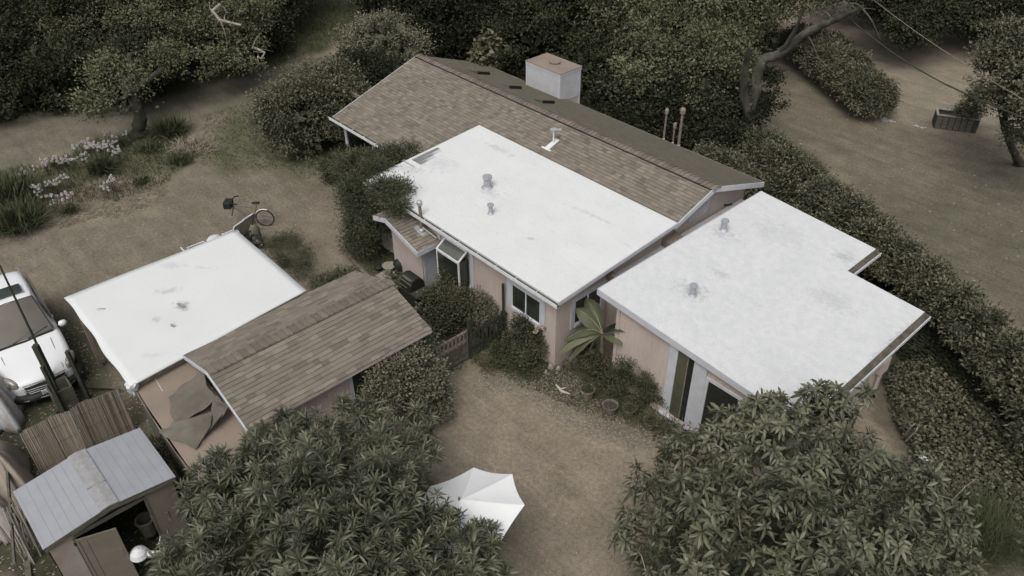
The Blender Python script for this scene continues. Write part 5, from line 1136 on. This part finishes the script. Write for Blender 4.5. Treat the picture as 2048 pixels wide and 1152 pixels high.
for i, (px, py) in enumerate(((1074, 655), (1071, 663), (1088, 655))):
    p = at(px, py, 1.3); V, F, rv = leaf_geo(np.repeat(p[None], 22, 0)+rdir(22)*.01, rdir(22), rdir(22), .09, .08, rng.uniform(0, 1, 22), .4); mesh_np('flower', V, F, rv, mat("rose_petal%d" % i, (.42, .36, .30), (.3, .25, .2), attr='rnd'), rb2)
shrub('garden_bed_plants', 'low mixed plants filling the bed behind the picket fence', B((900,655,.1,.3),(950,660,.1,.3),(985,650,.15,.3),(870,640,.1,.3),(840,625,.15,.25),(835,655,.15,.25),(990,610,.2,.25)), 150, 22, .22, .08, .05, LF_RED, 'plants', stem=False)
shrub('succulent_clump', 'clump of pale rounded leaves behind the far end of the garage', B((845,628,.5,.2),(855,640,.45,.18),(800,562,.25,.25),(785,556,.2,.2),(810,575,.2,.2)), 60, 16, .16, .11, .09, LF_VAR, 'plants', stem=False)
shrub('wall_weeds', 'low weeds along the house wall between fence and corner', B((1010,720,.12,.3),(1040,740,.1,.25),(1000,700,.2,.25),(1075,745,.1,.2),(960,715,.12,.2),(980,735,.08,.22)), 130, 22, .2, .06, .035, LF_GRS, 'weeds', stem=False, core=False)
# banana plant
bc = at(1205, 668, 1.35); bb_ = np.array([bc[0], bc[1]+.02, 0])
T = thing('banana_plant', 'banana plant with broad split leaves in the recess beside the annex', 'banana plant', bb_)
m = MB(); m.tube([bb_, bb_+[0, 0, .7], bc-[0, 0, .05]], [.11, .08, .05], 10); m.tube([bb_+[.2, .1, 0], bb_+[.3, .2, .8]], [.07, .04], 8); m.build('trunk', mat("banana_stem", (.16, .15, .1), (.09, .085, .055), 6, .7), T)
def bleaf(tip, arch, w_, name='leaf', mt=LF_BAN, roll=0.0):
    tip = np.array(tip); d = tip-bc; n = 14; side = np.cross(d, (0, 0, 1)); side /= np.linalg.norm(side); Lh = np.linalg.norm(d); side = side*math.cos(roll)+np.array([0, 0, math.sin(roll)])
    rows = []; mid = []
    for i in range(n+1):
        t = i/n; p = bc+d*t+np.array([0, 0, arch*math.sin(math.pi*t**.9)]); mid.append(p)
        wv = 1.5*w_*max(.06, math.sin(math.pi*min(1, t*.96+.02))**.6)*(1 if t > .18 else t/.18*.9+.06)*rng.uniform(.88, 1.05)
        rows.append([p+side*wv*s+np.array([0, 0, -.16*wv*abs(s)**1.5+(.22*wv*(1-abs(s)))-.05*wv]) for s in (-1, -.5, 0, .5, 1)])
    m = MB(); m.grid(rows); lf = m.build(name, mt, T, smooth=True)
    m = MB(); m.tube([p+np.array([0, 0, .012+.17*w_*1.0]) if 0 else p+[0, 0, .2*w_] for p in mid], [.010*(1-.7*i/n) for i in range(n+1)], 5); m.build('midrib', mat("pale_midrib", (.36, .33, .25), (.28, .26, .19), 4, .6) if "pale_midrib" not in MATS else MATS["pale_midrib"], lf)
for (px, py, z, a, w_, r) in ((1172, 598, 2.0, .15, .17, .5), (1152, 618, 1.9, .12, .16, .6), (1272, 664, 1.85, .25, .17, .1), (1243, 690, 1.5, .1, .12, .1), (1128, 682, 1.2, .25, .13, 0), (1116, 708, .9, .25, .12, .2), (1137, 722, .6, .3, .11, .2), (1236, 645, 2.05, .1, .13, .4)):
    bleaf(at(px, py, z), a, w_, roll=r)
bleaf(at(1170, 722, .35), .25, .04, 'dead_leaf', LF_STR); bleaf(at(1140, 690, .9), .3, .04, 'dead_leaf', LF_STR)
# potted plants
labs = ['light clay pot, leftmost in the row by the annex wall', 'pot with pebbly soil, second from the left by the annex wall', 'dark pot hidden under foliage, third along the annex wall', 'lone dark rimmed pot at the right end of the row']
for i, (px, py, r, h) in enumerate(((1174, 792, .20, .34), (1220, 822, .20, .30), (1258, 826, .18, .26), (1299, 853, .18, .29))):
    p = at(px, py, 0.05); p[2] = 0; T = thing('plant_pot', labs[i], 'pot', p, 'pots along the annex wall')
    m = MB(); m.lathe([(r*.72, 0), (r*.95, h*.85), (r*1.08, h*.86), (r*1.1, h), (r*.98, h), (r*.93, h*.86), (r*.9, h*.8)], p, 22); m.build('pot_wall', CLAY if i == 0 else mat("dark_clay%d" % i, (.17, .148, .12), (.10, .09, .07), 9, .9), T)
    m = MB(); m.lathe([(r*.9, h*.8), (r*.5, h*.86)], p, 16); m.build('soil', SOIL, T)
    if i != 1:
        foliage('small_plant', [(p[0], p[1], h*1.0, r*.55)], 14, 20, .2, .07, .03, LF_GRS, T, core=False)
shrub('potted_shrub', 'dark leafy mass behind the leftmost clay pot under the banana leaves', B((1185,722,.6,.24),(1207,732,.5,.22),(1212,755,.35,.18),(1175,703,.5,.2),(1155,688,.25,.18)), 120, 26, .2, .08, .045, LF_RED, group='shrubs by the annex wall')
shrub('potted_shrub', 'feathery upright shrub against the middle of the annex wall', B((1242,750,.6,.2),(1262,762,.55,.22),(1243,728,1.2,.12),(1258,734,1.1,.12),(1228,745,.8,.13),(1232,785,.3,.16)), 120, 28, .2, .06, .022, LF_JUN, group='shrubs by the annex wall')
shrub('potted_shrub', 'spreading feathery shrub nearest the annex glazed door', B((1285,775,.5,.22),(1305,785,.45,.22),(1325,797,.45,.12),(1275,800,.25,.16),(1290,758,.95,.15),(1310,775,.7,.14)), 120, 28, .2, .07, .022, LF_JUN, group='shrubs by the annex wall')
rz = shrub('strap_leaf_plant', 'low strap leaved plant on the ground at the foot of the glazed door', B((1335,860,.2,.25),(1360,870,.2,.25)), 40, 18, .2, .16, .025, LF_BIG, 'plant', stem=False, core=False)

# feathery tree beside the house, left end
bl = B((720,345,1.6,.85),(695,330,1.0,.6),(768,325,2.4,.55),(808,300,2.9,.26),(830,296,3.0,.14),(735,390,2.1,.85),(775,385,2.7,.5),(800,378,3.0,.26),(735,440,1.5,.7),(722,480,.8,.5),(790,410,2.8,.35),(760,350,2.5,.6))
shrub('feathery_tree', 'feathery dark tree leaning over the left corner of the white flat roof', bl, 1000, 46, .3, .11, .03, LF_JUN, 'tree', up=.3)
shrub('round_shrub', 'very large rounded dark shrub beyond the porch posts', B((610,215,1.9,1.45),(575,240,1.3,1.1),(660,195,2.0,1.3),(635,262,.9,1.1),(590,275,.7,.9),(690,215,1.5,1.1),(700,260,.8,.9),(620,170,2.0,.8)), 900, 46, .42, .13, .07, LF_HDG)
shrub('porch_shrub', 'small dark shrub at the foot of the corner porch post', B((675,335,.5,.55),(690,310,.6,.4),(668,350,.3,.35),(720,300,.6,.5)), 170, 36, .25, .08, .05, LF_DK)
shrub('pale_shrub', 'pale flowering shrub lit from above behind the gable left end', B((770,85,2.2,1.4),(740,70,2.0,1.0),(800,110,1.8,1.2),(745,115,1.2,1.0)), 420, 44, .4, .12, .07, LF_VAR)
shrub('dark_shrub', 'dark shrub between the stick fence and the gable', B((720,150,1.6,1.2),(760,160,1.4,1.1),(700,190,1.2,.9),(820,110,1.5,1.0),(740,130,1.2,1.0)), 520, 42, .4, .13, .08, LF_DK)
shrub('round_leaf_sapling', 'sapling with round pale leaves rising behind the gable ridge', B((962,92,3.4,.35),(975,82,3.5,.3),(960,118,2.9,.35),(970,130,2.6,.3),(985,105,3.0,.25)), 60, 9, .3, .26, .2, LF_HDG, 'sapling', core=False)
shrub('rear_eave_shrub', 'leafy shrub tops behind the rear eave right of the tall pipes', B((1450,330,1.6,.6),(1480,345,1.5,.5),(1420,315,1.5,.5),(1500,365,1.2,.5)), 170, 40, .3, .1, .07, LF_HDG)

# trees
def oak(name, lab, base, blobs, n, per, L, W, lm, r=.25, mt=BARK, cr=.55, cat='tree', group=None, tp=None, **k):
    T = thing(name, lab, cat, base, group); trunk(T, base, blobs, r, mt, tp=tp); foliage('crown', blobs, n, per, cr, L, W, lm, T, **k); return T
oak('oak_tree', 'spreading oak over the left lane with a leaning trunk and pale dead branches', at(276, 272, 0), BS(.42, 1.12, (330,80,4.6,1.4),(420,92,4.6,1.4),(250,40,5.6,1.9),(370,40,6.2,2.3),(465,60,5.2,1.7),(480,100,4.3,1.0),(150,70,5.0,1.8),(495,135,3.9,.5),(440,128,4.0,.6),(300,10,7.0,2.4),(440,0,6.4,2.0),(215,212,4.6,.45),(238,222,4.2,.35),(255,165,4.6,.7),(305,135,4.8,.9),(225,160,4.6,.8),(350,125,4.4,.8)), 1350, 56, .15, .09, LF_OAKL, .3, BARKD, group='oaks by the lane', tp=at(262, 185, 2.0), updir=-.25)
oak('oak_tree', 'dark oak mass at the far left above the lane', at(60, 150, 0), BS(.45, 1.1, (60,70,4.6,2.6),(10,130,3.6,2.2),(120,150,2.8,1.7),(30,0,6.6,2.8),(90,190,1.6,1.1),(180,170,2.2,1.4),(0,200,1.5,1.3),(250,150,2.2,1.6),(-60,100,5,3),(150,20,6.5,2.6),(-30,190,2,1.6)), 1400, 48, .17, .1, LF_OAK, .3, BARKD, group='oaks by the lane', updir=-.3)
oak('oak_tree', 'dark tree at the top left beyond the oak with pale dead limbs', at(560, 40, 0), BS(.45, 1.1, (540,-20,4.0,2.0),(510,50,3,1.2),(580,-40,5,2.0),(530,85,1.4,.6),(480,-30,6,2.6)), 800, 46, .18, .1, LF_OAK, .25, BARKD, group='oaks by the lane')
for i, (px, py, lab, bs) in enumerate((
    (850, 60, 'shadowed tree behind the left end of the gable roof', ((840,25,5.5,2.2),(900,20,6.0,2.2),(860,80,2.6,1.3),(930,60,3.0,1.6),(820,-20,7,2.4))),
    (990, 60, 'dense dark tree directly above the roof ridge vents', ((960,30,5.4,2.0),(1000,80,2.6,1.7),(1040,30,5.5,2.3),(1080,90,3,1.8),(980,-20,7,2.6),(1060,-30,7,2.6))),
    (1150, 80, 'dark tree behind the chimney', ((1140,30,6.2,2.2),(1190,80,4,1.8),(1180,140,2.6,1.6),(1210,20,7,2.4),(1240,110,3.5,1.7),(1140,-30,8,2.6),(1240,190,1.8,1.2))),
    (1330, 150, 'lighter crowned oak right of the chimney', ((1280,60,6.6,1.7),(1350,100,6.0,1.6),(1310,140,5,1.4),(1400,60,7.2,1.9),(1340,20,8,2.2),(1430,120,5.8,1.5),(1290,0,8,2.2),(1400,170,4.6,1.3),(1290,180,3.4,1.2))),
    (1400, 230, 'low dark understorey tree behind the tall vent pipes', ((1320,220,2.2,1.3),(1390,230,2.4,1.3),(1440,200,3.2,1.2),(1430,270,1.5,1.0),(1370,270,1.2,1.0),(1250,230,1.6,1.2),(1470,300,1.0,.8))))):
    B_ = BS(.42, 1.12, *bs); light = i == 3
    oak('woodland_tree', lab, at(px, py, 0), B_, 900 if not light else 1100, 46 if not light else 54, .16, .1, LF_OAKL if light else LF_DK if i in (0, 4) else LF_OAK, .22, BARKD, group='woodland trees behind the house')
# old leaning tree with the long pale limb
T = thing('leaning_tree', 'old tree with a thick pale limb leaning right over the driveway hedge', 'tree', at(1490, 288, 0))
b0 = at(1490, 290, 0); m = MB()
t1 = at(1498, 235, 1.3); t2 = at(1512, 160, 3.0); t3 = at(1528, 120, 3.9)
m.rtube([b0, t1, t2+[.1, 0, -.4], t2, t3], [.32, .24, .2, .19, .17], 12)
m.rtube([at(1502, 250, 1.0), at(1488, 190, 2.5), at(1492, 130, 4.0), at(1500, 90, 5.0)], [.2, .16, .13, .05], 10)
m.build('trunk', BARK, T, smooth=True)
m = MB(); m.rtube([t2, t3, at(1560, 108, 4.2), at(1612, 66, 5.2), at(1665, 42, 5.9), at(1724, 16, 6.8)], [.19, .19, .17, .15, .12, .05], 10); m.rtube([at(1560, 108, 4.2), at(1590, 60, 5.4), at(1610, 10, 6.6)], [.1, .07, .03], 8)
for q in ((1665, 42, 5.9), (1700, 27, 6.4), (1724, 16, 6.8), (1612, 66, 5.2), (1640, 54, 5.5)):
    q = at(*q)
    for _ in range(3): e_ = rng.normal(size=3)*.5; m.rtube([q, q+e_*.5+[0, 0, .15], q+e_+[0, 0, .1]], [.04, .025, .01], 5)
m.build('limb', BARK, T, smooth=True)
m = MB(); m.rtube([at(1500, 240, 1.4), at(1530, 215, 1.9), at(1558, 165, 2.6)], [.06, .04, .02], 6); m.build('branch', BARKD, T)
foliage('crown', BS(.5, 1.1, (1480,20,7.0,1.6),(1540,-20,8,1.7),(1440,20,7.6,1.8),(1590,-45,8.6,1.8),(1490,70,5.6,.9),(1660,-45,8.4,1.5),(1455,80,5.8,1.2)), 800, 54, .55, .15, .09, LF_OAKL, T)
foliage('low_foliage', B((1535,155,2.9,.42),(1545,158,2.8,.3),(1525,210,1.9,.35),(1540,190,2.2,.25),(1563,210,1.8,.16),(1510,225,1.6,.35)), 60, 40, .3, .12, .08, LF_DK, T, core=False)
for i, (px, py, lab, bs, lm) in enumerate((
    (1760, 20, 'bright green tree at the top edge left of the meadow', ((1740,0,4,1.8),(1790,30,3,1.5),(1690,-10,4.5,1.8),(1840,60,2.6,1.3),(1820,0,4.6,1.8)), LF_OAKL),
    (1850, 60, 'overhanging dark branch tree in front of the meadow', ((1810,75,4.2,.9),(1835,92,3.7,.6),(1795,60,4.6,1.0),(1850,70,4.3,.8),(1830,30,5.4,1.6),(1870,40,5.0,1.4)), LF_OAK),
    (1930, 30, 'tall tree at the top edge above the meadow centre', ((1900,20,5,1.9),(1950,30,5,1.9),(1900,60,2.2,1.1),(1960,70,2.4,1.2),(1880,-20,6,2.2)), LF_OAKL),
    (2020, 50, 'dark tree at the top right corner', ((2010,30,5,2.1),(2060,40,5,2.2),(2000,75,2.4,1.2),(2060,90,2.4,1.5),(2040,-20,7,2.5)), LF_OAK),
    (2042, 330, 'nearer leafy tree cut by the right edge over the power lines', ((2020,130,5.4,.8),(2050,110,5.8,1.1),(1995,190,4.4,.55),(2040,185,5.0,.9),(2000,140,4.8,.5),(2070,230,4.4,.9),(1990,215,4.0,.35),(2060,290,3.0,.6),(2090,150,5.5,1.2)), LF_HDG))):
    oak('edge_tree', lab, at(px, py, 0), BS(.55 if i != 4 else .85, 1.0 if i != 4 else .85, *[(x, y-(32 if i != 4 else 12), z, r) for x, y, z, r in bs]), 620 if i != 4 else 520, 46, .16 if i != 4 else .14, .1 if i != 4 else .08, lm, .16, BARKD, cr=.5 if i != 4 else .4, group='trees round the meadow', core=True)
# pale dead branches on the oak
for k, (pts, r, lab) in enumerate(((((440,10,6.8),(425,22,6.7),(440,40,6.4),(455,44,6.3),(482,50,6.2)), .075, 'thick pale dead branch curling out of the oak crown'), (((505,95,5.2),(515,98,5.1),(530,105,5.0),(522,118,4.8),(515,112,4.9)), .05, 'small pale twig loop at the right end of the oak crown'))):
    m = MB(); P_ = [at(*p) for p in pts]; m.tube(P_, [r*(1-.12*i) for i in range(len(P_))], 7)
    for j in range(5): q = P_[j % len(P_)]; e_ = rng.normal(size=3); m.tube([q, q+e_*.14, q+e_*.26+rng.normal(size=3)*.1], [r*.35, r*.2, r*.08], 5)
    m.build('dead_branch', mat("bleached_branch%d" % k, (.33, .30, .265), (.18, .165, .14), 5, .9), label=lab, cat='branch', group='dead branches')

# hedges
hb = [(x, y, z-.35, r*.86) for x, y, z, r in B((1522,285,1.3,.85),(1562,308,1.4,.9),(1608,348,1.4,.95),(1655,386,1.4,1.0),(1702,426,1.4,1.05),(1748,470,1.4,1.05),(1794,510,1.4,1.05),(1850,545,1.5,.9),(1905,588,1.55,.85),(1960,640,1.55,.85),(2015,700,1.55,.9),(2070,765,1.55,.95),(2130,840,1.5,1.0),(1500,330,.8,.8),(1560,360,.9,.9),(1620,420,.8,.9))]
T = thing('boundary_hedge', 'long loose hedge running beside the driveway past the annex', 'hedge', (3, 11, 0)); foliage('foliage', hb, 1500, 46, .3, .13, .065, LF_HDG, T, up=.5, squash=.95, loose=False)
m = MB(); branches(m, hb[5][:2]+(0,), hb[3:8], .05); m.build('stems', BARKD, T)
hb = []
for t in np.linspace(0, 1, 9):
    x, y = 1592+(1738-1592)*t, 84+(200-84)*t; hb += B((x, y, .9, .85), (x+16, y-8, 1.0, .8))
hb += B((1745,185,.9,.9),(1700,130,1.1,.9),(1660,95,1.1,.9))
T = thing('clipped_hedge', 'rounded clipped hedge between the driveway and the meadow', 'hedge', at(1670, 150, 0)); foliage('foliage', hb, 1300, 44, .24, .12, .07, LF_HDG, T, up=.5, loose=False)
hz = at(1940, 225, .9); shrub('planter_shrub', 'small shrub growing in the long planter box', [tuple(hz+[0, 0, .1])+(.5,), tuple(hz+[.1, .1, .7])+(.38,), tuple(hz+[-.2, .2, .5])+(.3,)], 90, 34, .22, .1, .05, LF_HDG)

# planting bed on the left: grasses, flowers
def tuft(name, lab, p, r, h, n, m, cat='grass tuft', group=None, w_=.02, stiff=.5):
    T = thing(name, lab, cat, p, group); o = np.array(p)
    P = o+np.concatenate([rng.normal(size=(n, 2))*r*.25, np.zeros((n, 1))], 1); d = nrm(np.concatenate([rng.normal(size=(n, 2))*stiff, np.full((n, 1), 1.)], 1))
    L = h*rng.uniform(.6, 1.15, n)/np.maximum(d[:, 2], .55)**.3
    V, F, rv = leaf_hi(P, d, nrm(np.concatenate([-d[:, :2], np.full((n, 1), .3)], 1)), L, w_, rng.uniform(0, 1, n), .35*(1-d[:, 2])+.12)
    mesh_np('blades', V, F, rv, m, T); return T
for i, (px, py, r, h, n, m_, lab) in enumerate(((208,345,.7,1.0,500,LF_GRS,'dark upright grass tuft in the middle of the planting bed'),(340,268,1.0,1.0,900,LF_GRS,'large spiky dark tuft beside the oak trunk'),(22,405,1.7,1.3,1800,LF_GRS,'soft dark grass mound at the left edge'),(38,452,1.6,1.1,1500,LF_GRS,'arching grass clump below the mound at the left edge'),(362,325,.7,.5,500,LF_GRS,'small dark tuft at the right end of the planting bed'),(300,300,1.0,.4,450,LF_GRS,'low dark grass patch right of the oak trunk'),(245,290,.7,.3,200,LF_GRS,'low patch at the foot of the oak trunk'),(140,425,.7,.5,160,LF_GRS,'thin wispy weed in the straw below the bed'),(285,365,.6,.3,260,LF_GRS,'faint low tuft at the front of the bed'),(120,330,.9,.4,260,LF_GRS,'green stems under the white flowers'))):
    tuft('grass_tuft', lab, at(px, py, 0), r, h, n, m_, group='grass tufts in the planting bed', w_=.03, stiff=.62)
tuft('cut_grass_pile', 'arching dry straw pile right of the grass patch', at(375, 300, 0), 1.6, .6, 500, LF_STR, 'straw pile', w_=.03, stiff=1.6)
fl0 = None; fi = 0
for (x0, y0, x1, y1, k) in ((20,352,55,340,6),(75,325,115,316,7),(115,322,175,312,9),(150,285,235,300,14),(175,290,235,285,8),(60,372,80,380,6),(90,366,130,352,8),(200,370,225,358,4),(205,262,245,265,4),(95,395,130,390,5)):
    for j in range(k):
        t = j/max(1, k-1); px = x0+(x1-x0)*t+rng.uniform(-8, 8); py = y0+(y1-y0)*t+rng.uniform(-7, 7); p = at(px, py, .6); p[2] = 0
        if fl0 is None:
            fl0 = thing('flowering_lily', 'white flower head on a thin stem in the planting bed beside the lane', 'flower', (0, 0, 0), 'white flowers beside the lane')
            m = MB()
            for q in range(3): m.tube([(0, 0, 0), (.12*math.cos(q*2.1), .12*math.sin(q*2.1), .6+.06*q)], .012, 4)
            m.build('stems', LF_GRS, fl0)
            for q in range(3):
                c = np.array([.13*math.cos(q*2.1), .13*math.sin(q*2.1), .64+.06*q]); D_ = rdir(26); V, F, rv = leaf_geo(np.repeat(c[None], 26, 0), D_, rdir(26), .085, .06, rng.uniform(0, 1, 26), .3); mesh_np('flower_head', V, F, rv, FLW, fl0)
            fl0.location = p.tolist(); fl0.scale = (.7, .7, .7); o = fl0
        else: o = dup(fl0, p, rng.uniform(0, 6.28), rng.uniform(.65, .95))
        fi += 1
# small plants on the yard
shrub('grass_mound', 'scruffy low grass patch on the ground right of the carport corner', B((560,500,.02,.5),(585,515,.02,.6),(600,530,.02,.5),(575,485,.02,.4),(610,545,.02,.4)), 230, 20, .25, .09, .02, LF_GRS, 'grass patch', stem=False, core=False)
shrub('trailing_plant', 'pale leaved trailing plant along the ground behind the garage roof', B((640,565,.12,.22),(660,558,.12,.22),(680,550,.12,.22),(695,543,.12,.18)), 130, 20, .18, .07, .05, LF_VAR, 'plants', stem=False, core=False)
shrub('yucca_clump', 'spiky leaves poking up between the lean-to and the shed', B((318,905,1.2,.25),(328,925,1.0,.25)), 30, 16, .2, .3, .02, LF_GRS, 'plant', stem=False, core=False)
tuft('brush_grass', 'soft dark brush like plant at the lower right edge of the near right tree', at(1950, 1075, .0), 1.6, 1.0, 2600, LF_GRS, 'grass clump', w_=.012, stiff=.8)
# ivy ground cover right of the annex: nobody could count it
zi = zone([(1768,770),(1790,735),(1850,730),(1930,800),(2048,890),(2300,1000),(2200,1300),(2000,1080),(1900,1020),(1830,930),(1790,860)])
n = 0; Ps = []
lo, hi = zi.min(0), zi.max(0)
while n < 15000:
    q = rng.uniform(lo, hi, (20000, 2)); q = q[sdist(q, zi) > 0]; Ps.append(q); n += len(q)
q = np.concatenate(Ps)[:15000]; z = .12+.18*np.abs(wob(q*3))+rng.uniform(-.08, .16, len(q)); P = np.concatenate([q, z[:, None]], 1)
D = nrm(np.concatenate([rng.normal(size=(len(q), 2)), rng.normal(size=(len(q), 1))*.3-.15], 1)); V, F, rv = leaf_geo(P, D, nrm(rng.normal(size=(len(q), 3))*.4+[0, 0, 1]), rng.uniform(.07, .14, len(q)), rng.uniform(.06, .12, len(q)), rng.uniform(0, 1, len(q))**1.0, .2)
o = mesh_np('ivy_ground_cover', V, F, rv, LF_IVY); tag(o, 'dark ivy ground cover between the annex and the hedge', 'ivy', kind='stuff')
# woodland undergrowth behind the house, verge grass
def scatter(name, lab, cat, zpoly, n, zr, L, W, m, flat=True, up=1.0):
    lo, hi = zpoly.min(0), zpoly.max(0); Ps = []; k = 0
    while k < n:
        q = rng.uniform(lo, hi, (n, 2)); q = q[sdist(q, zpoly)+wob(q)*.6 > 0]; Ps.append(q); k += len(q)
    q = np.concatenate(Ps)[:n]; P = np.concatenate([q, rng.uniform(*zr, n)[:, None]], 1)
    if flat: D = nrm(np.concatenate([rng.normal(size=(n, 2)), rng.normal(size=(n, 1))*.12], 1)); N = nrm(rng.normal(size=(n, 3))*.15+[0, 0, 1])
    else: D = nrm(rng.normal(size=(n, 3))*.45+[0, 0, 1]); N = rdir(n)
    V, F, rv = leaf_geo(P, D, N, rng.uniform(.6, 1.3, n)*L, rng.uniform(.6, 1.2, n)*W, rng.uniform(0, 1, n), .12)
    o = mesh_np(name, V, F, rv, m); return tag(o, lab, cat, kind='stuff')
scatter('undergrowth', 'dark leafy undergrowth on the shaded ground behind the house', 'undergrowth', Z_SHADE, 16000, (.05, .6), .2, .14, LF_DK, False)
scatter('verge_grass', 'rough grass on the verge above the left lane', 'grass', Z_VERGE, 16000, (0, .05), .22, .03, LF_GRS, False)
scatter('bed_straw', 'straw and dry stalks scattered over the left planting bed', 'straw', Z_STRAW, 3500, (.01, .06), .22, .02, LF_STR)
scatter('bed_grass', 'short grass and weeds in the left planting bed', 'grass', Z_BED, 6000, (0, .03), .2, .025, LF_GRS, False)
scatter('leaf_litter', 'dry leaves scattered along the edge of the courtyard', 'leaf litter', Z_LITTER, 2600, (.01, .03), .06, .03, LF_LIT)
scatter('bed_weeds', 'short weeds and debris along the foot of the walls', 'weeds', Z_WALLBED, 3200, (0, .03), .09, .03, LF_GRS, False)
scatter('garden_weeds', 'low weeds covering the garden bed left of the house', 'weeds', Z_GARDEN, 6000, (0, .04), .11, .04, LF_GRS, False)
scatter('yard_debris', 'twigs and leaves on the dark ground around the car and shed', 'debris', Z_OLDYARD, 5000, (.01, .03), .08, .035, LF_LIT)
scatter('grassy_patch', 'thin grass on the yard between the lane and the round shrub', 'grass', Z_GRASSY, 7000, (0, .02), .1, .03, LF_GRS, False)
Z_ALL = zone([(-100,480),(400,330),(700,330),(700,470),(600,560),(300,470),(-100,620)])
scatter('tree_litter', 'dark fallen leaves on the shade-tinted ground by the near right tree', 'leaf litter', Z_TREESHADE2, 2500, (.01, .05), .16, .06, LF_LOQ)
scatter('tree_litter', 'dark fallen leaves on the shade-tinted ground by the near left tree', 'leaf litter', Z_TREESHADE1, 2500, (.01, .05), .16, .04, LF_BIG)
scatter('shaded_ground_cover', 'dark creeping leaves on the shaded soil between the annex and the hedge', 'ground cover', zone([(1560,420),(1700,470),(1840,600),(1960,760),(2048,900),(2048,960),(1850,760),(1790,720),(1700,560)]), 9000, (.02, .22), .13, .09, LF_DK)
scatter('pebbles', 'tiny pale pebbles and leaves on the left yard', 'pebbles', Z_ALL, 1100, (.008, .02), .07, .05, LF_LIT)
Z_CRT = zone([(900,740),(1050,770),(1200,850),(1330,900),(1250,1000),(1200,1152),(1050,1200),(1000,900)])
scatter('courtyard_specks', 'small leaves and specks on the bare courtyard', 'specks', Z_CRT, 700, (.008, .02), .05, .03, LF_LIT)
scatter('driveway_specks', 'small pale specks on the driveway', 'specks', Z_DRIVE, 400, (.012, .02), .1, .07, LF_LIT)
scatter('edge_stones', 'pale broken stones along the meadow edge', 'stones', zone([(1765,236),(1870,258),(1870,264),(1765,243)]), 110, (.01, .03), .10, .07, FLW)
